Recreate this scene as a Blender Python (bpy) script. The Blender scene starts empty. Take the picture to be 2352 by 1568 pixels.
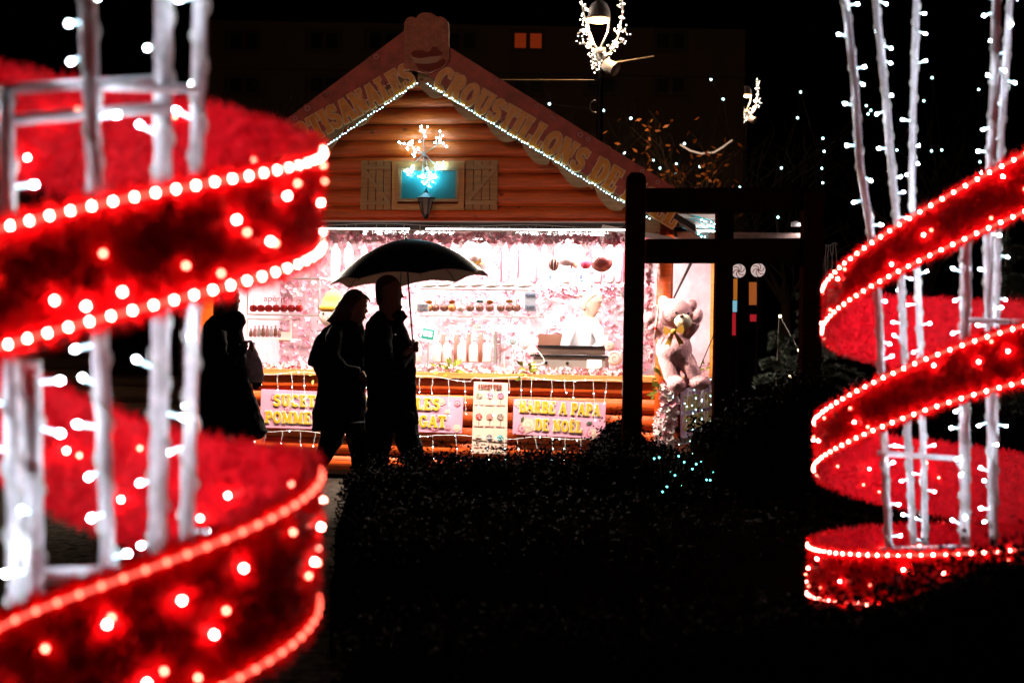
import bpy, math, random
import numpy as np
from math import sin, cos, pi, radians as R, sqrt, atan2
from mathutils import Vector as V, Matrix
random.seed(7); rng = np.random.default_rng(7)
sc = bpy.context.scene
COL = sc.collection
# ------------------------------------------------------------------ camera
H = 1.32; ROLL = R(1.0); FP = 3267.0          # focal length in reference pixels (2352 wide)
cam = bpy.data.cameras.new('camera'); co = bpy.data.objects.new('camera', cam); COL.objects.link(co)
cam.lens = 50; cam.sensor_width = 36; cam.clip_end = 500; cam.clip_start = .05
co.matrix_world = Matrix.Translation((0, 0, H)) @ Matrix.Rotation(pi/2, 4, 'X') @ Matrix.Rotation(ROLL, 4, 'Z')
cam.dof.use_dof = True; cam.dof.focus_distance = 12.2; cam.dof.aperture_fstop = 2.7
sc.camera = co
# ------------------------------------------------------------------ world: moonless city night
w = bpy.data.worlds.new('World'); sc.world = w; w.use_nodes = True
nt = w.node_tree; bg = nt.nodes['Background']
sky = nt.nodes.new('ShaderNodeTexSky'); sky.sky_type = 'NISHITA'; sky.sun_disc = False
sky.sun_elevation = R(-6); sky.sun_rotation = R(200)
nt.links.new(sky.outputs[0], bg.inputs[0]); bg.inputs[1].default_value = .004
sc.view_settings.view_transform = 'Standard'; sc.view_settings.look = 'None'
sc.view_settings.exposure = 0; sc.view_settings.gamma = 1
cy = sc.cycles
cy.use_denoising = True; cy.max_bounces = 5; cy.diffuse_bounces = 3; cy.glossy_bounces = 2; cy.transmission_bounces = 4
cy.sample_clamp_indirect = 2.0; cy.sample_clamp_direct = 60.0; cy.caustics_reflective = False; cy.caustics_refractive = False
try: cy.denoiser = 'OPENIMAGEDENOISE'
except Exception: pass
# ------------------------------------------------------------------ pixel / place helpers
def ray(u, v):
    a = (u-1176)/FP; b = (784-v)/FP
    return V((a*cos(ROLL)-b*sin(ROLL), 1.0, a*sin(ROLL)+b*cos(ROLL)))
def at(u, v, Y): return V((0, 0, H)) + ray(u, v)*Y
YAW = R(8.8)
FD = V((cos(YAW), -sin(YAW), 0)); FN = V((-sin(YAW), -cos(YAW), 0)); UP = V((0, 0, 1))
FO = at(968, 784, 13.3); FO.z = 0
def fw(s, z, o=0.): return FO + FD*s + FN*o + UP*z
def Q(u, v, o=0.):
    r = ray(u, v); t = ((FO + FN*o) - V((0, 0, H))).dot(FN)/r.dot(FN)
    return V((0, 0, H)) + r*t
def fs(u, v, o=0.):
    p = Q(u, v, o) - FO; return p.dot(FD), p.z
SA = R(19); SD = V((sin(SA), cos(SA), 0)); SN = V((cos(SA), -sin(SA), 0))
SO = Q(1530, 784, 0); SO.z = 0
def S(u, v, o=0.):
    r = ray(u, v); t = ((SO + SN*o) - V((0, 0, H))).dot(SN)/r.dot(SN)
    return V((0, 0, H)) + r*t
def ss(u, v, o=0.):
    p = S(u, v, o) - SO; return p.dot(SD), p.z
def sw(s, z, o=0.): return SO + SD*s + SN*o + UP*z
PX = .00407                                    # one reference pixel at the stall, metres
# ------------------------------------------------------------------ materials
MATS = {}
def mat(name, c, rough=.6, metal=0., var=0., scale=8., stretch=(1, 1, 1), emit=None, es=0., trans=0., bump=0., alpha=1., spec=None, noMIS=False):
    if name in MATS: return MATS[name]
    m = bpy.data.materials.new(name); m.use_nodes = True; MATS[name] = m
    n = m.node_tree; b = n.nodes['Principled BSDF']
    b.inputs['Base Color'].default_value = (*c, 1); b.inputs['Roughness'].default_value = rough
    b.inputs['Metallic'].default_value = metal
    if spec is not None: b.inputs['Specular IOR Level'].default_value = spec
    if trans: b.inputs['Transmission Weight'].default_value = trans
    if alpha < 1: b.inputs['Alpha'].default_value = alpha
    if emit: b.inputs['Emission Color'].default_value = (*emit, 1); b.inputs['Emission Strength'].default_value = es
    if var or bump:
        tc = n.nodes.new('ShaderNodeTexCoord'); mp = n.nodes.new('ShaderNodeMapping'); mp.inputs['Scale'].default_value = stretch
        nz = n.nodes.new('ShaderNodeTexNoise'); nz.inputs['Scale'].default_value = scale; nz.inputs['Detail'].default_value = 6; nz.inputs['Roughness'].default_value = .65
        n.links.new(tc.outputs['Object'], mp.inputs[0]); n.links.new(mp.outputs[0], nz.inputs[0])
        if var:
            cr = n.nodes.new('ShaderNodeValToRGB'); cr.color_ramp.elements[0].position = .3; cr.color_ramp.elements[1].position = .7
            cr.color_ramp.elements[0].color = (*[max(0, x*(1-var)) for x in c], 1); cr.color_ramp.elements[1].color = (*[min(1, x*(1+var)) for x in c], 1)
            n.links.new(nz.outputs[0], cr.inputs[0]); n.links.new(cr.outputs[0], b.inputs['Base Color'])
        if bump:
            bp = n.nodes.new('ShaderNodeBump'); bp.inputs['Strength'].default_value = bump; bp.inputs['Distance'].default_value = .02
            n.links.new(nz.outputs[0], bp.inputs['Height']); n.links.new(bp.outputs[0], b.inputs['Normal'])
    if noMIS:
        try: m.cycles.emission_sampling = 'NONE'
        except Exception: pass
    return m
def wood(name, c, dark=.45):
    if name in MATS: return MATS[name]
    m = mat(name, c, rough=.45, var=.35, scale=3, stretch=(1.2, 1.2, 22), bump=.25)
    n = m.node_tree; b = n.nodes['Principled BSDF']
    tc = [x for x in n.nodes if x.type == 'TEX_COORD'][0]; cr = [x for x in n.nodes if x.type == 'VALTORGB'][0]
    mp = n.nodes.new('ShaderNodeMapping'); mp.inputs['Scale'].default_value = (1, 1, 1.6)
    vo = n.nodes.new('ShaderNodeTexVoronoi'); vo.inputs['Scale'].default_value = 3.1
    kr = n.nodes.new('ShaderNodeValToRGB'); kr.color_ramp.elements[0].position = .035; kr.color_ramp.elements[0].color = (dark*.5, dark*.35, dark*.3, 1)
    kr.color_ramp.elements[1].position = .10; kr.color_ramp.elements[1].color = (1, 1, 1, 1)
    mx = n.nodes.new('ShaderNodeMixRGB'); mx.blend_type = 'MULTIPLY'; mx.inputs[0].default_value = 1
    n.links.new(tc.outputs['Object'], mp.inputs[0]); n.links.new(mp.outputs[0], vo.inputs[0]); n.links.new(vo.outputs['Distance'], kr.inputs[0])
    n.links.new(cr.outputs[0], mx.inputs[1]); n.links.new(kr.outputs[0], mx.inputs[2]); n.links.new(mx.outputs[0], b.inputs['Base Color'])
    return m
M_log = wood('log_wood', (.68, .088, .005)); M_trim = wood('trim_wood', (.36, .16, .06)); M_pine = wood('pine_wood', (.60, .22, .06))
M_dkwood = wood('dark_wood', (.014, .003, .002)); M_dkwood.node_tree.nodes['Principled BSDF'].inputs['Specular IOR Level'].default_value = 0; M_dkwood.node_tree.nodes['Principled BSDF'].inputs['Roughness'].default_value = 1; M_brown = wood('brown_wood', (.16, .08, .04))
M_pinkboard = mat('pink_board', (.44, .065, .05), .5, var=.45, scale=9)
M_sign = mat('sign_pink', (.80, .36, .50), .35, var=.12, scale=5)
M_gold = mat('letter_gold', (.80, .42, .02), .4, var=.2, scale=20)
M_gold2 = mat('letter_ochre', (.85, .30, .015), .4, var=.25, scale=20)
M_white = mat('white_paint', (.8, .78, .76), .4)
M_cream = mat('cream_outline', (.90, .62, .38), .5)
M_paleboard = mat('pale_board', (.80, .58, .48), .5, var=.05, scale=3)
M_dk = mat('dark_metal', (.02, .02, .022), .35, metal=.6); M_black = mat('black_plastic', (.012, .012, .013), .4)
M_grey = mat('grey_metal', (.45, .44, .43), .35, metal=.7, var=.1, scale=6)
M_pole = mat('pole_paint', (.78, .70, .74), .45, var=.25, scale=30, bump=.3)
M_tinsel = mat('red_tinsel', (.85, .003, .012), .5, var=.3, scale=40, spec=.12)
M_blossom = mat('blossom_pink', (.84, .46, .53), .6, var=.2, scale=60); M_blossomw = mat('blossom_white', (.85, .74, .72), .6, var=.1, scale=60)
M_blossomr = mat('blossom_rose', (.78, .24, .31), .6, var=.2, scale=60)
M_leafg = mat('garland_leaf', (.22, .26, .03), .5, var=.5, scale=25)
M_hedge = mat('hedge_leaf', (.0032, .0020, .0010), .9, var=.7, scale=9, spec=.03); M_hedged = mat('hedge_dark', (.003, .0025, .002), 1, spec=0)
M_fir = mat('fir_needle', (.045, .07, .04), .6, var=.4, scale=12); M_bark = mat('bark', (.05, .035, .025), .9, var=.4, scale=20, bump=.4)
M_ledred = mat('led_red', (1, .6, .5), emit=(1, .26, .20), es=130)
M_leddim = mat('led_red_dim', (1, .6, .5), emit=(1, .16, .10), es=30)
M_ledrope = mat('led_rope', (1, .6, .5), emit=(1, .24, .18), es=135)
M_ledlow = mat('led_rope_dim', (1, .1, .08), emit=(1, .10, .06), es=14)
M_ledwhite = mat('led_white', (1, 1, 1), emit=(.76, .90, 1), es=420)
M_stub = mat('led_stub', (.8, .85, .9), .2, emit=(.55, .85, 1), es=3.5)
M_fairy = mat('led_cyan', (.7, 1, 1), emit=(.45, .93, 1), es=22)
M_flake = mat('led_snow', (.7, 1, 1), emit=(.30, .78, 1), es=100)
M_far = mat('led_far', (.7, 1, 1), emit=(.55, .95, .95), es=7, noMIS=True)
M_warmled = mat('led_warm', (1, .9, .7), emit=(1, .80, .62), es=14, noMIS=True)
M_wire = mat('wire_white', (.62, .60, .56), .5); M_wired = mat('wire_dark', (.1, .06, .05), .6)
# ------------------------------------------------------------------ mesh builder
def wloc(o):
    p = V((0, 0, 0))
    while o: p = p + o.location; o = o.parent
    return p
class MB:
    def __init__(s): s.v = []; s.f = []; s.m = []
    def add(s, vs, fs_, m=0):
        k = len(s.v); s.v += [tuple(x) for x in vs]; s.f += [tuple(i+k for i in f) for f in fs_]; s.m += [m]*len(fs_); return s
    def hexa(s, p, m=0):
        return s.add(p, [(0, 3, 2, 1), (4, 5, 6, 7), (0, 1, 5, 4), (1, 2, 6, 5), (2, 3, 7, 6), (3, 0, 4, 7)], m)
    def box(s, c, a, b, d, m=0):                # centre and three half-extent vectors
        c, a, b, d = V(c), V(a), V(b), V(d)
        return s.hexa([c-a-b-d, c+a-b-d, c+a+b-d, c-a+b-d, c-a-b+d, c+a-b+d, c+a+b+d, c-a+b+d], m)
    def fbox(s, s0, s1, z0, z1, o0, o1, m=0):   # box in the stall front's frame
        return s.hexa([fw(s0, z0, o1), fw(s1, z0, o1), fw(s1, z0, o0), fw(s0, z0, o0), fw(s0, z1, o1), fw(s1, z1, o1), fw(s1, z1, o0), fw(s0, z1, o0)], m)
    def sbox(s, s0, s1, z0, z1, o0, o1, m=0):
        return s.hexa([sw(s0, z0, o1), sw(s1, z0, o1), sw(s1, z0, o0), sw(s0, z0, o0), sw(s0, z1, o1), sw(s1, z1, o1), sw(s1, z1, o0), sw(s0, z1, o0)], m)
    def tube(s, P, r, n=8, m=0, cap=True):
        P = [V(p) for p in P]; k0 = len(s.v); N = len(P)
        rr = r if hasattr(r, '__len__') else [r]*N
        prev = None
        for i, p in enumerate(P):
            t = (P[min(i+1, N-1)] - P[max(i-1, 0)])
            t = t.normalized() if t.length > 1e-9 else V((0, 0, 1))
            if prev is None:
                a = V((0, 0, 1)) if abs(t.z) < .9 else V((1, 0, 0)); x = t.cross(a).normalized()
            else:
                x = prev - t*prev.dot(t); x = x.normalized() if x.length > 1e-6 else t.orthogonal().normalized()
            prev = x; y = t.cross(x)
            for j in range(n):
                a = 2*pi*j/n; s.v.append(tuple(p + (x*cos(a) + y*sin(a))*rr[i]))
        for i in range(N-1):
            for j in range(n):
                a = k0+i*n+j; b = k0+i*n+(j+1) % n
                s.f.append((a, b, b+n, a+n)); s.m.append(m)
        if cap:
            s.f.append(tuple(k0+j for j in range(n))[::-1]); s.m.append(m)
            s.f.append(tuple(k0+(N-1)*n+j for j in range(n))); s.m.append(m)
        return s
    def ell(s, c, a, b, d, n=14, k=9, m=0):     # ellipsoid, three axis vectors
        c, a, b, d = V(c), V(a), V(b), V(d); k0 = len(s.v)
        s.v.append(tuple(c-d))
        for i in range(1, k):
            t = pi*i/k
            for j in range(n):
                p = 2*pi*j/n; s.v.append(tuple(c + (a*cos(p)+b*sin(p))*sin(t) - d*cos(t)))
        s.v.append(tuple(c+d)); e = len(s.v)-1
        for j in range(n):
            s.f.append((k0, k0+1+(j+1) % n, k0+1+j)); s.m.append(m)
            q = k0+1+(k-2)*n; s.f.append((q+j, q+(j+1) % n, e)); s.m.append(m)
        for i in range(k-2):
            for j in range(n):
                a_ = k0+1+i*n+j; b_ = k0+1+i*n+(j+1) % n; s.f.append((a_, b_, b_+n, a_+n)); s.m.append(m)
        return s
    def ball(s, c, r, n=14, k=9, m=0, sz=1.): return s.ell(c, (r, 0, 0), (0, r, 0), (0, 0, r*sz), n, k, m)
    def lathe(s, c, prof, n=16, m=0, ax=UP, close=True):
        c = V(c); ax = V(ax).normalized(); x = ax.orthogonal().normalized(); y = ax.cross(x); k0 = len(s.v)
        for (r, h) in prof:
            for j in range(n):
                a = 2*pi*j/n; s.v.append(tuple(c + (x*cos(a)+y*sin(a))*r + ax*h))
        for i in range(len(prof)-1):
            for j in range(n):
                a = k0+i*n+j; b = k0+i*n+(j+1) % n; s.f.append((a, b, b+n, a+n)); s.m.append(m)
        if close:
            s.f.append(tuple(k0+j for j in range(n))[::-1]); s.m.append(m)
            s.f.append(tuple(k0+(len(prof)-1)*n+j for j in range(n))); s.m.append(m)
        return s
    def prism(s, pts, nrm, th, m=0):            # planar polygon (world points) given thickness along nrm
        k = len(pts); n = V(nrm)*th; vs = [V(p) for p in pts] + [V(p)+n for p in pts]
        return s.add(vs, [tuple(range(k))[::-1], tuple(range(k, 2*k))] + [(i, (i+1) % k, k+(i+1) % k, k+i) for i in range(k)], m)
    def build(s, name, mats, parent=None, loc=None, smooth=False):
        if not isinstance(mats, (list, tuple)): mats = [mats]
        A = np.array(s.v, dtype=float)
        if parent is not None: base = wloc(parent); ol = V((0, 0, 0))
        else:
            base = V(loc) if loc is not None else V(((A[:, 0].min()+A[:, 0].max())/2, (A[:, 1].min()+A[:, 1].max())/2, A[:, 2].min())); ol = base
        me = bpy.data.meshes.new(name); me.from_pydata((A-np.array(base)).tolist(), [], s.f)
        for mm in mats: me.materials.append(mm)
        if len(mats) > 1: me.polygons.foreach_set('material_index', s.m)
        if smooth: me.polygons.foreach_set('use_smooth', [True]*len(me.polygons))
        me.update()
        o = bpy.data.objects.new(name, me); COL.objects.link(o); o.location = ol
        if parent is not None: o.parent = parent
        return o
def tag(o, label, cat=None, group=None, kind=None):
    if label: o['label'] = label
    if cat: o['category'] = cat
    if group: o['group'] = group
    if kind: o['kind'] = kind
    return o
def thing(name, label, cat, loc, group=None):
    o = bpy.data.objects.new(name, None); COL.objects.link(o); o.location = V(loc); o.empty_display_size = .1
    return tag(o, label, cat, group)
def copy_tree(o, parent=None):
    c = o.copy(); COL.objects.link(c)
    if parent is not None: c.parent = parent; c.matrix_parent_inverse = o.matrix_parent_inverse.copy()
    for ch in [x for x in bpy.data.objects if x.parent == o]: copy_tree(ch, c)
    return c
def remesh(o, voxel=.008, it=3, wrinkle=0):
    md = o.modifiers.new('r', 'REMESH'); md.mode = 'VOXEL'; md.voxel_size = voxel; md.use_smooth_shade = True
    sm = o.modifiers.new('s', 'SMOOTH'); sm.iterations = it; sm.factor = .5
    if wrinkle:
        tx = bpy.data.textures.new('cloth', 'CLOUDS'); tx.noise_scale = .11; tx.noise_depth = 2
        dm = o.modifiers.new('d', 'DISPLACE'); dm.texture = tx; dm.strength = wrinkle; dm.mid_level = .5
    dg = bpy.context.evaluated_depsgraph_get(); me = bpy.data.meshes.new_from_object(o.evaluated_get(dg))
    mats = [x for x in o.data.materials]
    o.modifiers.clear(); o.data = me
    me.materials.clear()
    for x in mats[:1]: me.materials.append(x)
    me.polygons.foreach_set('use_smooth', [True]*len(me.polygons)); return o
_bm = {}
def bulb_mesh(r, m, stub):
    k = (r, m.name, stub)
    if k in _bm: return _bm[k]
    b = MB()
    if stub:                                    # a clear tube with a lit tip
        b.tube([(0, 0, 0), (0, 0, stub)], [r*.62, r*.72], 6, 1); b.ell((0, 0, stub), (r, 0, 0), (0, r, 0), (0, 0, r*1.5), 8, 6, 0)
        me = bpy.data.meshes.new('bulb'); me.from_pydata(b.v, [], b.f); me.materials.append(m); me.materials.append(M_stub)
        me.polygons.foreach_set('material_index', b.m)
    else:
        b.ball((0, 0, 0), r, 6, 4); me = bpy.data.meshes.new('bulb'); me.from_pydata(b.v, [], b.f); me.materials.append(m)
    me.polygons.foreach_set('use_smooth', [True]*len(me.polygons)); _bm[k] = me; return me
def bulbs(parent, pts, r, m, stub=0, dirs=None, most=100, name='bulb'):
    me = bulb_mesh(r, m, stub); base = wloc(parent)
    for i, p in enumerate(pts[:most]):
        o = bpy.data.objects.new(name, me); COL.objects.link(o); o.parent = parent; o.location = V(p)-base
        if dirs: o.rotation_euler = V(dirs[i]).to_track_quat('Z', 'Y').to_euler()
    if len(pts) > most:
        b = MB()
        vv = [V(x.co) for x in me.vertices]; ff = [tuple(p.vertices) for p in me.polygons]; mi = [p.material_index for p in me.polygons]
        for i, p in enumerate(pts[most:]):
            q = V(dirs[most+i]).to_track_quat('Z', 'Y') if dirs else None
            k = len(b.v); b.v += [tuple(V(p) + (q @ x if q else x)) for x in vv]; b.f += [tuple(t+k for t in f) for f in ff]; b.m += mi
        o = b.build(name, list(me.materials), parent, smooth=True); o['kind'] = 'stuff'
ORD = ['first', 'second', 'third', 'fourth', 'fifth', 'sixth', 'seventh', 'eighth', 'ninth', 'tenth', 'eleventh', 'twelfth']
# ------------------------------------------------------------------ slab lettering (drawn as strokes)
def arc(cx, cy_, rx, ry, a0, a1, n=10): return [(cx+rx*cos(R(a0+(a1-a0)*i/n)), cy_+ry*sin(R(a0+(a1-a0)*i/n))) for i in range(n+1)]
T_, t_, s_ = .23, .13, .12
GL = {
 'A': (.90, [([(.14, .08), (.42, .95)], .14), ([(.46, .95), (.72, .08)], .24), ([(.24, .32), (.6, .32)], .11), ([(.02, .06), (.3, .06)], s_), ([(.56, .06), (.9, .06)], s_)]),
 'B': (.82, [([(.24, .05), (.24, .95)], T_), ([(.06, .94), (.45, .94)], s_), ([(.06, .06), (.48, .06)], s_), ([(.24, .53), (.48, .53)], .1), (arc(.45, .74, .19, .2, 90, -90), .2), (arc(.47, .3, .22, .24, 90, -90), .22)]),
 'C': (.84, [(arc(.46, .5, .31, .42, 50, 310, 16), .21), ([(.7, .68), (.7, .95)], .09)]),
 'D': (.90, [([(.24, .05), (.24, .95)], T_), ([(.06, .94), (.45, .94)], s_), ([(.06, .06), (.45, .06)], s_), (arc(.42, .5, .34, .43, 90, -90, 14), .22)]),
 'E': (.78, [([(.24, .05), (.24, .95)], T_), ([(.06, .94), (.68, .94)], s_), ([(.06, .06), (.7, .06)], s_), ([(.24, .5), (.52, .5)], .1), ([(.66, .74), (.66, .95)], .1), ([(.68, .05), (.68, .28)], .1), ([(.52, .38), (.52, .62)], .09)]),
 'G': (.90, [(arc(.46, .5, .31, .42, 50, 330, 16), .21), ([(.7, .68), (.7, .95)], .09), ([(.52, .42), (.86, .42)], .1), ([(.7, .42), (.7, .1)], .18)]),
 'I': (.44, [([(.22, .05), (.22, .95)], T_), ([(.03, .94), (.41, .94)], s_), ([(.03, .06), (.41, .06)], s_)]),
 'L': (.76, [([(.24, .05), (.24, .95)], T_), ([(.05, .94), (.43, .94)], s_), ([(.06, .06), (.7, .06)], s_), ([(.67, .05), (.67, .32)], .1)]),
 'M': (1.06, [([(.18, .05), (.18, .95)], .14), ([(.2, .95), (.52, .1)], .22), ([(.52, .1), (.82, .95)], .12), ([(.84, .05), (.84, .95)], .22), ([(.03, .94), (.26, .94)], s_), ([(.8, .94), (1.03, .94)], s_), ([(.03, .06), (.33, .06)], s_), ([(.66, .06), (1.03, .06)], s_)]),
 'N': (.94, [([(.2, .05), (.2, .95)], .14), ([(.2, .93), (.72, .08)], .24), ([(.74, .05), (.74, .95)], .13), ([(.03, .94), (.3, .94)], s_), ([(.58, .94), (.9, .94)], s_), ([(.04, .06), (.36, .06)], s_)]),
 'O': (.90, [(arc(.45, .5, .31, .41, 0, 360, 22), .21)]),
 'P': (.80, [([(.24, .05), (.24, .95)], T_), ([(.06, .94), (.45, .94)], s_), ([(.05, .06), (.45, .06)], s_), ([(.24, .45), (.47, .45)], .1), (arc(.45, .69, .21, .24, 90, -90), .21)]),
 'R': (.88, [([(.24, .05), (.24, .95)], T_), ([(.06, .94), (.45, .94)], s_), ([(.05, .06), (.42, .06)], s_), ([(.24, .5), (.45, .5)], .1), (arc(.44, .72, .2, .22, 90, -90), .2), ([(.48, .48), (.72, .08)], .21), ([(.66, .06), (.88, .06)], s_)]),
 'S': (.78, [(arc(.4, .71, .2, .2, 30, 250, 12) + arc(.38, .3, .23, .22, 80, -150, 12), .2), ([(.62, .7), (.62, .95)], .09), ([(.12, .08), (.12, .32)], .09)]),
 'T': (.82, [([(.41, .05), (.41, .95)], T_), ([(.07, .94), (.75, .94)], s_), ([(.1, .7), (.1, .95)], .1), ([(.72, .7), (.72, .95)], .1), ([(.2, .06), (.62, .06)], s_)]),
 'U': (.90, [([(.22, .95), (.22, .38)] + arc(.46, .36, .24, .27, 180, 360, 10) + [(.7, .95)], .19), ([(.04, .94), (.4, .94)], s_), ([(.55, .94), (.86, .94)], s_)]),
 "'": (.34, [([(.17, .68), (.17, .98)], .14)]), ' ': (.42, []),
}
GL['Ë'] = (.78, GL['E'][1] + [([(.22, 1.12), (.34, 1.12)], .12), ([(.46, 1.12), (.58, 1.12)], .12)])
def stroke(mb, pts, wd, fr, th, ext, m):
    O, X, Y_, N = fr; n = len(pts); closed = n > 4 and abs(pts[0][0]-pts[-1][0])+abs(pts[0][1]-pts[-1][1]) < 1e-6
    L, Rr = [], []
    for i, (x, y) in enumerate(pts):
        if closed: a = pts[(i-1) % (n-1)]; b = pts[(i+1) % (n-1)]
        else: a = pts[max(i-1, 0)]; b = pts[min(i+1, n-1)]
        dx, dy = b[0]-a[0], b[1]-a[1]; l = math.hypot(dx, dy) or 1; dx /= l; dy /= l
        if not closed and i == 0: x -= dx*ext; y -= dy*ext
        if not closed and i == n-1: x += dx*ext; y += dy*ext
        L.append((x-dy*wd/2, y+dx*wd/2)); Rr.append((x+dy*wd/2, y-dx*wd/2))
    w3 = lambda p, h: O + X*p[0] + Y_*p[1] + N*h
    for i in range(n-1):
        q = [Rr[i], Rr[i+1], L[i+1], L[i]]
        mb.hexa([w3(p, 0) for p in q] + [w3(p, th) for p in q], m)
def text_width(t, sp=.02): return sum(GL[c][0]+sp for c in t)
def lettering(mb, text, O, X, Y_, N, height, width=None, outline=.05, m=(0, 1), base=0.):
    tw = text_width(text); sx = (width/tw) if width else height; x = 0; k = 0
    for c in text:
        adv, st = GL[c]
        for lay in (0, 1):
            for (pts, wd) in st:
                k += 1
                # bake the aspect into the stroke points so that widths stay even
                ar = sx/height; p2 = [(px*ar, py) for px, py in pts]; ww = wd*min(1, .5+.5*ar)
                stroke(mb, p2, ww + (outline*2 if lay == 0 else 0), (O + X*(x*sx), X*height, Y_*height, N), (base + .003 + lay*.004 + (k % 7)*.00025), outline if lay == 0 else 0, m[lay])
        x += adv+.02
def small_text(text, name, m, parent, O, X, Y_, height, width=None, align='CENTER', th=.001, shear=0, off=0):
    cu = bpy.data.curves.new(name, 'FONT'); cu.body = text; cu.align_x = align; cu.size = 1; cu.extrude = th/height; cu.shear = shear; cu.offset = off
    o = bpy.data.objects.new(name, cu); COL.objects.link(o)
    dg = bpy.context.evaluated_depsgraph_get(); me = bpy.data.meshes.new_from_object(o.evaluated_get(dg)); bpy.data.objects.remove(o)
    xs = [v.co.x for v in me.vertices]; tw = (max(xs)-min(xs)) if xs else 1
    sx = width/tw if width else height/.72
    N = X.cross(Y_)
    base = wloc(parent) if parent else V((0, 0, 0))
    for v in me.vertices:
        c = v.co.copy(); v.co = O + X*(c.x*sx) + Y_*(c.y*height/.72) + N*(c.z*height) - base
    me.materials.clear(); me.materials.append(m)
    q = bpy.data.objects.new(name, me); COL.objects.link(q); q.parent = parent
    return q
# ================================================================== GROUND
g = MB(); g.add([(-80, -20, 0), (80, -20, 0), (80, 160, 0), (-80, 160, 0)], [(0, 1, 2, 3)])
tag(g.build('ground', mat('gravel', (.022, .018, .015), 1, var=.9, scale=14, bump=1.0, spec=0)), 'dark gravel square of the market', kind='structure')  # gravel darkened in its colour so lamplit gaps between hedges stay black
# ================================================================== CHALET
sR, _ = fs(1530, 784); sL = fs(470, 784)[0]
zC = fs(1000, 862)[1]; zO = fs(1000, 530)[1]; zG = fs(1000, 512)[1]
sA, zA = fs(966, 168)
slL, zeL = fs(735, 340); slR, zeR = fs(1440, 465)
kL = (zA-zeL)/(sA-slL); kR = (zA-zeR)/(slR-sA)
def roofz(s): return zA - (sA-s)*kL if s < sA else zA - (s-sA)*kR
ch = thing('wooden_chalet', 'orange log market chalet with a brightly lit pink serving hatch', 'market stall', fw(0, 0, 0))
DEEP = 2.3
def logs(name, z0, z1, sa, sb, o=0., pitch=.15, gable=False, side=False, m=M_log, parent=ch, bulge=.038):
    b = MB(); n = max(1, round((z1-z0)/pitch)); p = (z1-z0)/n; F = sw if side else fw
    for i in range(n):
        a, c = z0+i*p, z0+(i+1)*p; k = 7; lo = []; hi = []
        for j in range(k+1):
            z = a+.004+(p-.008)*j/k; h = o + bulge*sin(pi*j/k)**.6 - .01
            if gable: l = sA-(zA+.06-z)/kL; r = sA+(zA+.06-z)/kR; l = max(l, sa); r = min(r, sb)
            else: l, r = sa, sb
            lo.append(F(l, z, h)); hi.append(F(r, z, h))
        q = len(b.v); b.v += [tuple(x) for x in lo+hi]
        for j in range(k): b.f.append((q+j, q+k+1+j, q+k+2+j, q+j+1)); b.m.append(0)
        b.f.append(tuple(q+j for j in range(k+1))); b.m.append(0); b.f.append(tuple(q+k+1+j for j in range(k+1))[::-1]); b.m.append(0)
    return b.build(name, m, parent)
logs('front_wall', .08, zC-.02, sL+.02, sR-.02)
logs('gable_wall', zG, zA-.02, sL-.3, sR+.2, gable=True)
# solid backing of the gable and the base so no light leaks between logs
b = MB(); b.prism([fw(sL-.2, zG-.02, -.02), fw(sR+.1, zG-.02, -.02), fw(sR+.1, max(zG, roofz(sR+.1)), -.02), fw(sA, zA+.02, -.02), fw(sL-.2, max(zG, roofz(sL-.2)), -.02)], FN, -.06)
b.fbox(sL+.03, sR-.03, .04, zC-.03, -.08, -.02); b.build('wall_lining', M_brown, ch)
b = MB(); b.fbox(sL, sR+.03, zC-.02, zC+.03, -.55, .06); b.build('counter_top', M_pine, ch)
b = MB(); b.fbox(sL-.04, sL+.1, 0, zG+.05, -.1, .05); b.build('corner_post', M_log, ch)
b = MB(); b.tube([SO+FN*.03+V((-.02, 0, 0)), SO+FN*.03+V((-.02, 0, zG+.05))], .075, 16); b.build('corner_post', M_log, ch, smooth=True)
# interior shell
b = MB(); b.fbox(sL, sR, .05, .1, -DEEP, -.1); b.build('floor_deck', M_brown, ch)
M_in = mat('inner_wall', (.84, .54, .57), .7, var=.28, scale=5)
b = MB(); b.fbox(sL, sR+.4, .1, zG+.1, -DEEP-.06, -DEEP); b.fbox(sL-.02, sL+.04, .1, zG+.1, -DEEP, -.1); b.build('inner_wall', M_in, ch)
b = MB(); b.fbox(sL-.02, sR+.45, zG+.06, zG+.1, -DEEP-.06, -.1); b.build('ceiling_panel', M_white, ch)
# right side wall: panel of logs, window frame, far post
s0, _ = ss(1545, 784); s1, _ = ss(1641, 784); zS = ss(1600, 872)[1]
logs('side_wall', .08, zS-.02, .03, s1+.14, side=True)
b = MB(); b.sbox(.03, s1+.14, .04, zS-.03, -.06, -.015); b.sbox(.03, s1+.14, zG-.1, zG+.06, -.06, .02); b.build('side_lining', M_brown, ch)
b = MB(); b.sbox(s1, s1+.07, zS, zG-.1, -.05, .035); b.build('side_frame', wood('orange_frame', (.75, .27, .02)), ch)
b = MB(); b.sbox(.03, s1+.1, zS-.02, zS+.02, -.3, .06); b.build('side_counter', M_pine, ch)
b = MB(); p0 = sw(s1+.14, 0, 0); q0 = fw(sR+.4, 0, -DEEP)
b.hexa([p0, q0, q0+V((.05, 0, 0)), p0+V((.05, 0, 0))] + [x+UP*(zG+.06) for x in (p0, q0, q0+V((.05, 0, 0)), p0+V((.05, 0, 0)))]); b.build('rear_wall', M_brown, ch)
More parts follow.
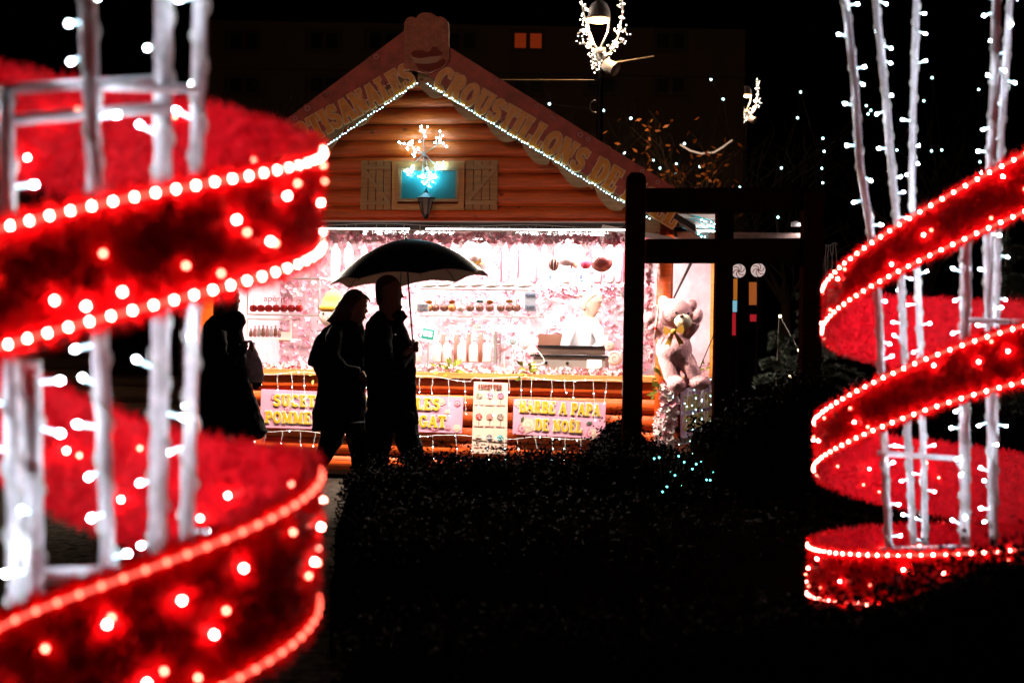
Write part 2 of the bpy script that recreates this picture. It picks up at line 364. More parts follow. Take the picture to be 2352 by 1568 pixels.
# roof
for sgn, sE in ((-1, fs(560, 440)[0]), (1, fs(1600, 500)[0])):
    b = MB(); zE = roofz(sE)+.1; za = zA+.1
    P = [fw(sA, za, .34), fw(sE, zE, .34), fw(sE, zE, -DEEP-.3), fw(sA, za, -DEEP-.3)]
    b.hexa(P + [p+UP*.06 for p in P]); b.build('roof', mat('roof_felt', (.03, .025, .025), .8, var=.3), ch)
# scalloped bargeboard under each rake
def rake(s_from, s_to, o, up, dn, name, m, parent, wave=False, th=.03):
    b = MB(); n = 90 if wave else 1; top = []; bot = []
    for i in range(n+1):
        s = s_from + (s_to-s_from)*i/n; z = roofz(s); top.append(fw(s, z+up, o))
        d = dn
        if wave:
            q = (abs(s-sA)/.335) % 1.0; d = dn*(.55 + .45*sin(pi*min(1, q*1.25))) if q < .8 else dn*(.30+.25*abs(sin((q-.8)/.2*pi)))
        bot.append(fw(s, z-d, o))
    for i in range(n):
        b.hexa([bot[i], bot[i+1], top[i+1], top[i]] + [p+FN*th for p in (bot[i], bot[i+1], top[i+1], top[i])])
    return b.build(name, m, parent)
rake(fs(600, 440)[0], sA-.03, .22, .05, .17, 'bargeboard', M_trim, ch, True); rake(sA+.03, fs(1520, 500)[0], .22, .05, .17, 'bargeboard', M_trim, ch, True)
# fascia boards carrying the lettering
ux = FD
def fascia(sa, sb, side):
    b = MB(); hgt = .375
    P = [fw(sa, roofz(sa)-.0, .33), fw(sb, roofz(sb)-.0, .33), fw(sb, roofz(sb)+hgt, .33), fw(sa, roofz(sa)+hgt, .33)]
    b.hexa(P + [p+FN*.03 for p in P]); return b.build('fascia_board', M_pinkboard, ch)
sFL = fs(600, 440, .36)[0]; sFR = fs(1548, 500, .36)[0]
sa0 = fs(966, 168, .36)[0]
fl = fascia(sFL, sA+.0, -1); fr_ = fascia(sA+.002, sFR, 1)
def rake_text(text, uv0, uv1, parent, cap, base=0.):
    p0, p1 = Q(*uv0, .36), Q(*uv1, .36); X = (p1-p0).normalized(); Y_ = FN.cross(X).normalized()
    if Y_.z < 0: Y_ = -Y_
    b = MB(); lettering(b, text, p0, X, Y_, FN, cap, (p1-p0).length, .05, base=base)
    b.build('lettering', [M_cream, M_gold2], parent)
rake_text('ARTISANALES', (668, 356), (960, 192), fl, .225)
rake_text('CROUSTILLONS DE NOËL', (990, 200), (1546, 526), fr_, .225)
# rose motifs on the fascia
def rose(mb, c, X, Y_, N, r, m=0, k=3):
    for q in range(k, 0, -1):
        n = 14; pts = [c + (X*cos(2*pi*i/n)+Y_*sin(2*pi*i/n))*(r*q/k*(1+.13*sin(5*2*pi*i/n+q))) for i in range(n)]
        mb.prism([p+N*(.0015*(k-q+1)) for p in pts], N, .001, m if q % 2 else m+1)
for par, s_lo, s_hi in ((fl, sFL, sA-.2), (fr_, sA+.25, sFR)):
    b = MB()
    for i in range(16):
        s = random.uniform(s_lo+.05, s_hi-.05); dz = random.choice([.04, .33]) + random.uniform(-.01, .01)
        rose(b, fw(s, roofz(s)+dz, .3605), FD, UP, FN, random.uniform(.025, .045))
    b.build('rose_motif', [mat('rose_dark', (.38, .05, .07)), mat('rose_pale', (.6, .28, .26))], par)
# ---- window with shutters
def fr4(mb, u0, v0, u1, v1, wd, o0, o1, m=0):
    a, d = fs(u0, v1); c, e = fs(u1, v0)
    mb.fbox(a, a+wd, d, e, o0, o1, m); mb.fbox(c-wd, c, d, e, o0, o1, m); mb.fbox(a+wd, c-wd, d, d+wd, o0, o1, m); mb.fbox(a+wd, c-wd, e-wd, e, o0, o1, m)
wn = MB(); fr4(wn, 903, 372, 1070, 483, .055, .03, .065); wn = wn.build('window', M_pine, ch)
b = MB(); fr4(b, 917, 386, 1058, 465, .03, .045, .075); b.build('frame', M_trim, wn)
b = MB(); a, d = fs(920, 463); c, e = fs(1056, 390); b.fbox(a, c, d, e, .03, .046); b.build('pane', mat('teal_pane', (.02, .16, .17), .12), wn)
for (u0, u1, flip) in ((830, 903, 1), (1070, 1147, 0)):
    b = MB(); a, d = fs(u0, 483); c, e = fs(u1, 370)
    for i in range(4):
        q0 = a+(c-a)*i/4; q1 = a+(c-a)*(i+1)/4; b.fbox(q0+.004, q1-.004, d, e, .034, .052)
    sh = b.build('shutter', M_brown2 if False else wood('shutter_wood', (.42, .17, .055)), ch)
    b = MB(); b.fbox(a+.005, c-.005, e-.085, e-.045, .053, .07); b.fbox(a+.005, c-.005, d+.045, d+.085, .053, .07)
    P0 = fw(a+.03, (e-.085) if flip else d+.085, .053); P1 = fw(c-.03, d+.085 if flip else (e-.085), .053); wv = (P1-P0).normalized().cross(FN)*.018
    b.prism([P0-wv, P1-wv, P1+wv, P0+wv], FN, .014); b.build('brace', wood('shutter_wood', 0), sh)
# ---- awning case above the hatch and open side flap
b = MB(); a, z0 = fs(600, 531, .1); c, z1 = fs(1440, 515, .1)
b.fbox(sL, fs(1485, 520, .1)[0], zO-.01, zG-.005, .045, .17); b.build('awning_case', M_black, ch)
b = MB(); b.fbox(sL, fs(1482, 520, .1)[0], zO-.02, zO-.004, .172, .19); b.fbox(sL, fs(1482, 520, .1)[0], zG-.01, zG+.004, .172, .186); b.build('awning_rail', mat('rail_paint', (.55, .42, .36), .4), ch)
b = MB(); P = [Q(1385, 517, .22), Q(1545, 545, .22), Q(1545, 556, .22), Q(1380, 529, .22)]
b.prism(P, FN, .05); b.build('awning_arm', M_grey, ch)
b = MB(); P = [at(1548, 532, 13.2), at(1846, 535, 12.4), at(1846, 547, 12.4), at(1560, 548, 13.2)]
b.hexa([P[3], P[2], P[2]+V((.1, 1.0, -.03)), P[3]+V((0, 1.0, -.03)), P[0], P[1], P[1]+V((.1, 1.0, 0)), P[0]+V((0, 1.0, 0))])
b.build('side_flap', mat('flap_sheet', (.16, .13, .12), .5, var=.3, scale=30), ch)
b = MB(); b.tube([S(1587, 604, .35), S(1545, 690, .1)], [.014, .008], 8); b.tube([S(1640, 768, .3), S(1605, 850, .1)], .006, 6); b.build('gas_strut', M_black, ch)
# ---- lamps of the chalet: tubes under the ceiling and strips added out front to brighten the counter
M_tube = mat('lamp_tube', (1, 1, 1), emit=(1, .93, .88), es=14)
def arealight(name, loc, sx, sy, rot, energy, col, parent=None):
    l = bpy.data.lights.new(name, 'AREA'); l.shape = 'RECTANGLE'; l.size = sx; l.size_y = sy; l.energy = energy; l.color = col
    o = bpy.data.objects.new(name, l); COL.objects.link(o); o.rotation_euler = rot
    if parent: o.parent = parent; o.location = V(loc)-wloc(parent)
    else: o.location = loc
    return o
for i, (sx_, oo) in enumerate(((-1.15, -.35), (.25, -.35), (1.5, -.35), (-.5, -1.5), (1.1, -1.5), (2.35, -1.1))):
    b = MB(); b.tube([fw(sx_-.5, zG+.02, oo), fw(sx_+.5, zG+.02, oo)], .016, 8); t = b.build('lamp_tube', M_tube, ch)
    arealight('lamp_light', fw(sx_, zG-.02, oo), 1.1, .12, (R(18) if oo > -.5 else 0, 0, -YAW), 34 if sx_ > 2 else 72, (1, .90, .88), t)  # weaker right-end tube added to brighten the side window
for sx_ in (-1.5, -.45, .6, 1.5):
    b = MB(); b.tube([fw(sx_-.45, zO-.03, .58), fw(sx_+.45, zO-.03, .58)], .006, 6); t = b.build('fill_strip', M_tube, ch)
    arealight('lamp_light', fw(sx_, zO-.05, .60), .95, .04, (R(-36), 0, -YAW), 165, (1, .82, .66), t)
# fill lamp added by the side flap to brighten the bear and side banner
wl = sw(-.1, zO+.02, 1.25)
b = MB(); b.box(wl+UP*.03, (.12, 0, 0), (0, .05, 0), (0, 0, .02)); t = b.build('bear_fill_lamp', M_dk, ch)
arealight('lamp_light', wl, .22, .1, (Q(1560, 850, .2)-wl).to_track_quat('-Z', 'Y').to_euler(), 42, (1, .80, .74), t)
# ================================================================== SIGNS on the chalet
def board(name, label, cat, quad, th, m, o, normal=FN, cols=None):
    t = thing(name, label, cat, sum((V(q) for q in quad), V())/4 - UP*0)
    b = MB(); b.prism([V(q)+normal*0 for q in quad], normal, th); b.build('panel', m, t); return t
def sign_frame(quad, th, normal=FN):
    P = [V(q)+normal*th for q in quad]; X = (P[1]-P[0]).normalized(); Y_ = normal.cross(X).normalized(); Y_ = Y_ if Y_.z > 0 else -Y_
    return P[0], X, Y_
def floral(mb, O, X, Y_, N, W, Hh, n, seed, sc_=1.):
    rr = random.Random(seed)
    for i in range(n):
        x = rr.choice([rr.uniform(0, .16), rr.uniform(.84, 1)])*W; y = rr.choice([rr.uniform(.03, .2), rr.uniform(.8, .97), rr.uniform(0, 1)])*Hh
        x = min(max(x, .045), W-.045); y = min(max(y, .045), Hh-.045)
        rose(mb, O+X*x+Y_*y+N*(.0008*i/ n), X, Y_, N, rr.uniform(.022, .042)*sc_, rr.choice([0, 2]))
Fm = [mat('fl_rose', (.62, .16, .24)), mat('fl_pale', (.80, .45, .52)), mat('fl_cream', (.80, .62, .50)), mat('fl_tan', (.72, .48, .38)), mat('fl_leaf', (.05, .10, .05))]
# sign A (behind the couple)
qA = [Q(598, 981, .055), Q(1061, 994, .055), Q(1065, 912, .055), Q(601, 893, .055)]
tA = board('sign', 'long pink banner with gold letters half hidden by the couple', 'sign', qA, .012, M_sign, 0)
O, X, Y_ = sign_frame(qA, .0125); WA = (qA[1]-qA[0]).length
b = MB(); lettering(b, 'SUCETTES ARTISANALES', O+X*.125+Y_*.205, X, Y_, FN, .112, WA-.33, .05); lettering(b, "POMMES D'AMOUR NOUGAT", O+X*.045+Y_*.045, X, Y_, FN, .112, WA-.19, .05); b.build('lettering', [M_white, M_gold], tA)
b = MB(); floral(b, O, X, Y_, FN, WA, .33, 14, 3); b.build('rose_motif', Fm[:4], tA)
# sign B
qB = [Q(1178, 996, .055), Q(1389, 1008, .055), Q(1392, 925, .055), Q(1180, 915, .055)]
tB = board('sign', 'pink sign reading BARBE A PAPA DE NOEL in gold letters with roses', 'sign', qB, .012, M_sign, 0)
O, X, Y_ = sign_frame(qB, .0125); WB = (qB[1]-qB[0]).length
b = MB(); lettering(b, 'BARBE A PAPA', O+X*.05+Y_*.205, X, Y_, FN, .112, WB-.1, .05); lettering(b, 'DE NOËL', O+X*.2+Y_*.045, X, Y_, FN, .108, WB*.52, .05); b.build('lettering', [M_white, M_gold], tB)
b = MB(); floral(b, O, X, Y_, FN, WB, .33, 9, 5); rose(b, O+X*.14+Y_*.09, X, Y_, FN, .07, 2, 4); rose(b, O+X*.73+Y_*.05, X, Y_, FN, .045, 0)
for c, a in ((.085, 1.2), (.70, .4)):
    p = O+X*c+Y_*.14+FN*.004; d = X*cos(a)+Y_*sin(a); e = X*-sin(a)+Y_*cos(a); b.prism([p-d*.035, p-e*.016, p+d*.035, p+e*.016], FN, .001, 4)
b.build('rose_motif', Fm, tB)
# lollipop price board
qC = [Q(1084, 1040, .07), Q(1164, 1042, .07), Q(1167, 879, .07), Q(1089, 876, .07)]
tC = board('sign', 'tall pale board headed SUCETTES with nine round lollipops in three rows', 'sign', qC, .01, M_paleboard, 0)
O, X, Y_ = sign_frame(qC, .0105); WC = (qC[1]-qC[0]).length; HC = (qC[3]-qC[0]).length
M_txt = mat('dark_red_ink', (.30, .06, .05)); b = MB()
lettering(b, 'SUCETTES', O+X*.05+Y_*(HC-.065), X, Y_, FN, .042, WC-.1, .0, m=(0, 0)); b.build('lettering', M_txt, tC)
names = [['TUTTI FRUTTI', 'FRAMBOISE', 'VIOLETTE'], ['FRAISE', 'CERISE', 'COLA'], ['BARBE A PAPA', 'MARSHMALLOW', 'BUBBLE GUM']]
lc = [[(.42, .38, .28), (.72, .28, .42), (.40, .14, .26)], [(.62, .03, .03), (.60, .16, .12), (.20, .13, .10)], [(.70, .42, .32), (.12, .11, .14), (.05, .38, .42)]]
for r_ in range(3):
    for c_ in range(3):
        cx = WC*(.19+.31*c_); cz = HC-.125-.195*r_; c0 = O+X*cx+Y_*cz+FN*.001
        b = MB(); n = 20; rad = .030
        b.prism([c0+(X*cos(2*pi*i/n)+Y_*sin(2*pi*i/n))*rad for i in range(n)], FN, .002, 0)
        for q in range(4):                       # swirl
            pts = [c0+FN*.003+(X*cos(q*pi/2+k*.35)+Y_*sin(q*pi/2+k*.35))*(rad*.95*k/7) for k in range(1, 8)]; b.tube(pts, .0017, 4, 1)
        b.tube([c0-Y_*rad, c0-Y_*(rad+.052)], .0015, 4, 2)
        cc = lc[r_][c_]; b.build('lollipop_print', [mat('lp%d%d' % (r_, c_), cc), mat('lq%d%d' % (r_, c_), tuple(min(.85, x+.35) for x in cc)), M_txt], tC)
        small_text(names[r_][c_], 'caption', M_txt, tC, c0-Y_*(rad+.068), X, Y_, .012, .085)
# side sign, seen at a steep angle
qS = [S(1562, 1008, .05), S(1642, 985, .05), S(1642, 880, .05), S(1562, 893, .05)]
tS = board('sign', 'narrow pink and gold banner on the right side wall under the toy bear', 'sign', qS, .01, M_sign, 0, SN)
O = V(qS[0])+SN*.0105; X = SD; Y_ = UP.copy(); WS = (V(qS[1])-V(qS[0])).dot(SD)
b = MB(); lettering(b, 'BARBE A PAPA', O+X*.06+Y_*.26, X, Y_, SN, .14, WS-.15, .05); lettering(b, 'CROUSTILLONS', O+X*.06+Y_*.07, X, Y_, SN, .14, WS-.15, .05); b.build('lettering', [M_white, M_gold], tS)
# ridge-top sign: tall dessert-shaped board
pts = [(930, 158), (930, 56), (934, 46), (942, 41), (950, 41), (957, 44), (962, 37), (970, 32), (981, 31), (992, 32), (999, 36), (1004, 40), (1014, 40), (1023, 44), (1030, 52), (1032, 66), (1033, 140), (1020, 156), (985, 170), (970, 168)]
t = thing('ridge_sign', 'tall scalloped pink sign board standing on the ridge above the lettering', 'sign', Q(981, 165, .37))
b = MB(); b.prism([Q(u, v, .365) for u, v in pts], FN, .03)
pn = b.build('panel', mat('cream_swirl', (.48, .15, .09), .5, var=.4, scale=14, bump=.5), t)
def patch(name, uv, m, o): b = MB(); b.prism([Q(u, v, o) for u, v in uv], FN, .003); return b.build(name, m, t)
patch('red_sauce', [(943, 124), (950, 117), (966, 115), (980, 120), (988, 117), (993, 108), (1002, 107), (1008, 115), (1018, 121), (1014, 128), (990, 130), (965, 134), (950, 131)], mat('sauce', (.22, .012, .008)), .396)
patch('cream_band', [(945, 131), (965, 135), (990, 131), (1014, 129), (1004, 143), (985, 147), (965, 148), (953, 145)], mat('cream_band', (.58, .36, .27)), .399)
patch('red_cup', [(953, 146), (985, 148), (1004, 144), (1018, 134), (1026, 142), (1012, 156), (985, 165), (962, 160)], mat('sauce', 0), .402)
b = MB()
for i in range(46):
    u = random.uniform(936, 1026); v = random.uniform(46, 116); c = Q(u, v, .396); a0 = random.uniform(0, 6); r0 = random.uniform(.012, .034)
    b.tube([c+(FD*cos(a0+k*.35)+UP*sin(a0+k*.35))*r0 for k in range(7)], .0022, 4)
b.build('cream_swirls', mat('cream_line', (.66, .36, .26)), t)
# ================================================================== SPIRAL LIGHT ORNAMENTS
def crom(keys, t):
    ts = [k[0] for k in keys]
    if t <= ts[0]: return keys[0][1:]
    if t >= ts[-1]: return keys[-1][1:]
    i = max(j for j in range(len(ts)) if ts[j] <= t); i = min(i, len(ts)-2)
    u = (t-ts[i])/(ts[i+1]-ts[i]); g = lambda j: keys[min(max(j, 0), len(keys)-1)]
    out = []
    for c in range(1, len(keys[0])):
        a, b_, c_, d = g(i-1)[c], g(i)[c], g(i+1)[c], g(i+2)[c]
        out.append(.5*((2*b_)+(-a+c_)*u+(2*a-5*b_+4*c_-d)*u*u+(-a+3*b_-3*c_+d)*u**3))
    return out
def ornament(label, xc, yc, Rr, keys, t0, t1, bulb_step, nscatter, rb, poles, bars, seed, led_poles, rope_low=None, nbl=42000, scol=None):
    """A ribbon wound clockwise downwards round a frame of poles. keys: (turn, top pixel row, bottom pixel row) at 0 right, .25 front, .5 left, .75 back."""
    rr = random.Random(seed); rg = np.random.default_rng(seed)
    K = []
    for (t, vt, vb, rs) in keys:
        y = yc - Rr*rs*sin(2*pi*t); x = xc + Rr*rs*cos(2*pi*t)
        z = lambda v: H + (784-v)/FP*y + sin(ROLL)*x
        K.append((t, z(vt), z(vb), rs))
    def P(t, k, off=0.):                        # k = 0 top edge, 1 bottom edge
        zt, zb, rs = crom(K, t); r_ = Rr*rs + off
        return V((xc + r_*cos(2*pi*t), yc - r_*sin(2*pi*t), zt + (zb-zt)*k))
    T = thing('light_ornament', label, 'light ornament', (xc, yc, 0), 'giant red spiral light ornaments')
    # ribbon: thin body plus tinsel blades
    b = MB(); n = int((t1-t0)*72); m = 8
    for side, off in ((0, .003), (1, -.003)):
        k0 = len(b.v)
        for i in range(n+1):
            t = t0+(t1-t0)*i/n
            for j in range(m+1): b.v.append(tuple(P(t, j/m, off)))
        for i in range(n):
            for j in range(m):
                a = k0+i*(m+1)+j; f = (a, a+1, a+m+2, a+m+1); b.f.append(f if side else f[::-1]); b.m.append(0)
    for _ in range(nbl):
        t = rr.uniform(t0, t1); k = rr.random(); sd = rr.choice((-1, 1))
        if rr.random() < .16: k = rr.choice((0., 1.))
        p = P(t, k, .003*sd); rad = V((cos(2*pi*t), -sin(2*pi*t), 0))*sd; tan = V((-sin(2*pi*t), -cos(2*pi*t), 0))
        d = rad*rr.uniform(.3, 1) + tan*rr.uniform(-1, 1) + UP*rr.uniform(-1, 1)
        if k in (0., 1.): d += UP*(1.2 if k == 0 else -1.2)
        d = d.normalized()*rr.uniform(.012, .030); e = d.cross(V((rr.uniform(-1, 1), rr.uniform(-1, 1), rr.uniform(-1, 1)))).normalized()*.0024
        q = len(b.v); b.v += [tuple(p-e), tuple(p+e), tuple(p+d)]; b.f.append((q, q+1, q+2)); b.m.append(0)
    b.build('ribbon', M_tinsel, T)
    # rope lights along both edges
    for k, nm in ((0, 'rope'), (1, 'rope')):
        t = t0; pts = []
        while t < t1: pts.append(t); t += bulb_step/(2*pi*Rr)
        for lo, hi, mm in (rope_low or [(t0, t1, M_ledrope)]):
            pp = [P(t, .055 if k == 0 else .945, .013) for t in pts if lo <= t < hi]
            if not pp: continue
            b = MB(); b.tube([p+V((0, 0, 0)) for p in pp], rb*.7, 5); ro = b.build('light_rope', mat('rope_clear', (.9, .25, .22), .3, emit=(1, .12, .08), es=2.2), T)
            bulbs(ro, pp, rb, mm)
    sp = []; sd_ = []
    for i in range(nscatter):
        t = t0+(t1-t0)*(i+rr.random())/nscatter; s = rr.choice((1, 1, -1)); k = rr.uniform(.14, .86)
        sp.append(P(t, k, .016*s)); 
    bulbs(T, sp[0::2], rb, M_ledred); bulbs(T, sp[1::2], rb*.85, M_leddim)
    # frame poles wound with fairy lights
    for pi_, (path, rad) in enumerate(poles):
        path = [V(p) for p in path]; pts = []; dr = []; tot = sum((path[i+1]-path[i]).length for i in range(len(path)-1))
        N_ = max(2, int(tot/.03)); L = []
        def along(s):
            for i in range(len(path)-1):
                l = (path[i+1]-path[i]).length
                if s <= l: return path[i].lerp(path[i+1], s/l)
                s -= l
            return path[-1].copy()
        for i in range(N_+1): L.append(along(tot*i/N_) + V((rr.uniform(-1, 1), rr.uniform(-1, 1), 0))*rad*.06)
        b = MB(); b.tube(L, [rad*rr.uniform(.9, 1.1) for _ in L], 9)
        po = b.build('pole', M_pole, T, smooth=True)
        b = MB(); ww = []; 
        for i in range(N_*4+1):
            s = tot*i/(N_*4); a = s/.11*2*pi+pi_; ww.append(along(s)+V((cos(a), sin(a), 0))*(rad+.003))
        b.tube(ww, .0025, 4); b.build('wire', M_wire, po)
        s = rr.uniform(0, .04)
        while s < tot:
            a = rr.uniform(0, 2*pi); a = rr.choice([rr.uniform(-.7, .7), pi+rr.uniform(-.7, .7), a])
            d = V((cos(a), sin(a), rr.uniform(-.5, .5))); pts.append(along(s)+V((cos(a), sin(a), 0))*rad*.9); dr.append(d); s += led_poles*rr.uniform(.4, 1.6)
        bulbs(po, pts, rb*.9, M_ledwhite, stub=rb*7, dirs=dr, most=60)
    for (a, c, rad) in bars:
        b = MB(); b.tube([a, c], rad, 8); b.build('crossbar', M_pole, T, smooth=True)
    return T
# left ornament (near, strongly out of focus)
YL = 2.5
kl = [(-.75, -250, 20, 1), (-.5, 80, 340, .98), (-.25, 228, 470, .98), (0, 345, 588, 1.0), (.25, 476, 776, 1.0), (.5, 700, 1000, 1.0), (.75, 985, 1270, 1.0), (1.0, 1085, 1425, 1.02), (1.25, 1365, 1765, 1.03), (1.5, 1660, 2060, 1.03)]
def pl(u0, v0, u1, v1, Y): return [at(u0, v0, Y), at(u1, v1, Y)]
xL = (274-1176)/FP*YL
polesL = [(pl(12, 215, 35, 1420, 2.32), .013), (pl(70, 830, 78, 1400, 2.30), .017), (pl(200, -40, 250, 1330, 2.38), .0135), (pl(378, -40, 362, 1300, 2.56), .017), (pl(462, -40, 430, 1250, 2.62), .014)]
barsL = [(at(0, 205, 2.32), at(350, 185, 2.5), .0085), (at(30, 275, 2.32), at(390, 245, 2.55), .0095), (at(60, 1322, 2.3), at(400, 1310, 2.5), .013), (at(200, 195, 2.38), at(450, 205, 2.6), .008)]
ornament('big red tinsel spiral with rope lights on pale poles, nearest the camera on the left', xL, YL, .338, kl, -.55, 1.45, .030, 150, .0043, polesL, barsL, 11, .12,
         rope_low=[(-.55, .55, M_ledrope), (.55, 1.45, M_ledlow)])
# right ornament
YR = 4.8
kr = [(0, 60, 215, .95), (.25, 316, 468, .98), (.5, 640, 742, 1.0), (.75, 688, 850, 1.0), (1.0, 694, 850, 1.0), (1.25, 726, 872, 1.02), (1.5, 948, 1065, 1.04), (1.75, 1016, 1178, 1.03), (2.0, 1110, 1265, 1.03), (2.2, 1230, 1360, 1.05), (2.5, 1252, 1375, 1.07), (2.75, 1205, 1330, 1.05), (3.0, 1235, 1350, 1.06), (3.2, 1262, 1385, 1.06), (3.4, 1262, 1385, 1.07)]
kr = [k for k in kr if k[0] < 3.05]
xR = (2270-1176)/FP*YR
def pr(Y, r_, *uv): return ([at(u, v, Y) for u, v in uv], r_)
polesR = [pr(4.72, .0125, (1938, -30), (1962, 180), (1975, 380), (2000, 530), (2018, 700), (2030, 1000), (2042, 1262)),
          pr(5.0, .013, (2008, -30), (2032, 200), (2050, 400), (2068, 600), (2080, 900), (2098, 1250)),
          pr(5.1, .012, (2106, -30), (2098, 250), (2094, 440), (2108, 650), (2118, 900), (2125, 1250)),
          pr(4.62, .017, (2218, 440), (2218, 560), (2216, 900), (2216, 1250)),
          pr(4.66, .014, (2290, -30), (2284, 200), (2268, 500), (2274, 900), (2282, 1250)),
          pr(4.9, .012, (2322, -30), (2300, 300), (2290, 600), (2286, 900), (2284, 1250))]
barsR = [(at(2015, 1040, 4.72), at(2230, 1055, 4.65), .009), (at(2225, 735, 4.6), at(2360, 740, 4.6), .009), (at(2196, 1050, 4.65), at(2226, 1110, 4.62), .009), (at(2020, 1262, 4.72), at(2230, 1255, 4.65), .009)]
ornament('tall red tinsel spiral with rope lights and light wound poles on the right', xR, YR, .536, kr, 0.0, 3.0, .034, 170, .0038, polesR, barsR, 23, .085, nbl=60000)
# ================================================================== PERGOLA
T = thing('pergola', 'dark wooden pergola frame of posts and double beams in front of the chalet corner', 'pergola', at(1660, 1250, 8.6)*1 if False else V((at(1660, 784, 8.6).x, 8.6, 0)))
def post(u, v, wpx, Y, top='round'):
    p = at(u, v, Y); h_ = wpx/2/FP*Y; b = MB(); X0, Y0 = V((h_, 0, 0)), V((0, h_, 0)); z1 = p.z
    prof = [(1, -.10), (1, z1-.05)] + ([(.92, z1-.02), (.6, z1), (.2, z1+.005)] if top == 'round' else [(1, z1)])
    k0 = len(b.v); n = 4
    for s_, z in prof:
        for sx, sy in ((-1, -1), (1, -1), (1, 1), (-1, 1)): b.v.append((p.x+sx*h_*s_, Y+sy*h_*s_, z))
    for i in range(len(prof)-1):
        for j in range(4): a = k0+i*4+j; c = k0+i*4+(j+1) % 4; b.f.append((a, c, c+4, a+4)); b.m.append(0)
    b.f.append(tuple(len(b.v)-4+j for j in range(4))); b.m.append(0)
    o = b.build('post', M_dkwood, T); return o
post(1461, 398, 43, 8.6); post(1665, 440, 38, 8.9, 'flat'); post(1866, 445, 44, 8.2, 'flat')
def beam(u0, v0, u1, v1, hpx, Y0, Y1, d=.07):
    a, c = at(u0, v0, Y0), at(u1, v1, Y1); h_ = hpx/FP*Y0; b = MB()
    b.hexa([a+V((0, -d, -h_)), c+V((0, -d, -h_)), c+V((0, d, -h_)), a+V((0, d, -h_)), a+V((0, -d, 0)), c+V((0, -d, 0)), c+V((0, d, 0)), a+V((0, d, 0))]); return b.build('beam', M_dkwood, T)
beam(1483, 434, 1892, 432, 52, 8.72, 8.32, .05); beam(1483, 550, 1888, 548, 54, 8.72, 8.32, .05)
# ================================================================== HEDGES and GROUND COVER
def hedge(name, label, prof, Y0, Y1, n, leaf, seed, bump=.05, drop=0.):
    """prof: (u, v) silhouette along Y0; body runs back to Y1"""
    rr = random.Random(seed); P = [at(u, v, Y0) for u, v in prof]; xs = [p.x for p in P]; zs = [p.z for p in P]
    top = lambda x, y: max(.05, np.interp(x*Y0/y if drop == 0 else x, xs, zs) - drop*(y-Y0)) + bump*.5*(sin(x*9+y*5)+sin(x*23.7-y*11)*.5)
    T = thing(name, label, 'hedge', ((xs[0]+xs[-1])/2, Y0, 0)); b = MB(); nx, ny = 60, 8
    for j in range(ny+1):
        for i in range(nx+1):
            x = xs[0]+(xs[-1]-xs[0])*i/nx; y = Y0+(Y1-Y0)*j/ny; e = min(i, nx-i, (j+.3)*2, (ny-j+.3)*2)
            b.v.append((x, y, max(.02, top(x, y)-.05-(.10 if e < 1 else 0))))
    for j in range(ny):
        for i in range(nx): a = j*(nx+1)+i; b.f.append((a, a+1, a+nx+2, a+nx+1)); b.m.append(0)
    k = len(b.v)
    for i in range(nx+1): x, y, z = b.v[i]; b.v.append((x, y+.02, 0))
    for i in range(nx): b.f.append((k+i, k+i+1, i+1, i)); b.m.append(0)
    b.build('dark_core', M_hedged, T)  # opaque dark core added under the leaves so nothing shows through
    A = np.empty((n*4, 3)); F = []
    for i in range(n):
        x = rr.uniform(xs[0], xs[-1]); y = Y0 if rr.random() < .35 else rr.uniform(Y0, Y1); zt = top(x, y)
        if y == Y0: z = zt*rr.uniform(.0, 1)+.0; y -= rr.uniform(-.02, .05)
        else: z = zt + rr.uniform(-.06, .035)
        if rr.random() < .06: z = zt + rr.uniform(0, .13)
        d = V((rr.uniform(-1, 1), rr.uniform(-1, 1), rr.uniform(-.4, 1))).normalized()*leaf*rr.uniform(.6, 1.3); e = d.orthogonal().normalized()
        e = (Matrix.Rotation(rr.uniform(0, 6.28), 3, d) @ e)*leaf*.38; c = V((x, y, z))
        A[i*4] = c-d*.5; A[i*4+1] = c+e*.6; A[i*4+2] = c+d*.5; A[i*4+3] = c-e*.6
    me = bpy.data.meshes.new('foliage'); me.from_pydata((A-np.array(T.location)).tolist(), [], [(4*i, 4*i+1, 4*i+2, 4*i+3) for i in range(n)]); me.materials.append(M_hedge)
    o = bpy.data.objects.new('foliage', me); COL.objects.link(o); o.parent = T; return T
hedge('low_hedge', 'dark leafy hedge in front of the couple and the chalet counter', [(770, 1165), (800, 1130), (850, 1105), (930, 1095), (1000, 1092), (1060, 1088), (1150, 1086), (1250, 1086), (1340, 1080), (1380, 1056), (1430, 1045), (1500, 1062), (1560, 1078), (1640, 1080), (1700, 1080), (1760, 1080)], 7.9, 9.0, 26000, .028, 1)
hedge('shrub', 'dark rounded shrub at the foot of the left pergola post', [(1345, 1070), (1370, 1035), (1395, 1003), (1432, 985), (1455, 998), (1480, 1030), (1510, 1070)], 8.8, 9.6, 5000, .026, 2, .03)
hedge('shrub', 'brownish shrub mound sloping up to the right behind the pergola posts', [(1640, 1010), (1680, 965), (1740, 930), (1800, 898), (1850, 880), (1900, 900), (1960, 950), (2100, 960), (2352, 980), (2500, 980)], 7.4, 8.6, 15000, .03, 3, .05)
hedge('dark_fill_hedge', 'wide dark clipped hedge added to keep the lower middle of the view black', [(760, 1240), (900, 1235), (1200, 1230), (1500, 1225), (1800, 1215), (2100, 1200), (2700, 1190)], 5.9, 7.7, 16000, .03, 4, .03)  # hedge mass carried on towards the camera, added to keep lamplit ground black
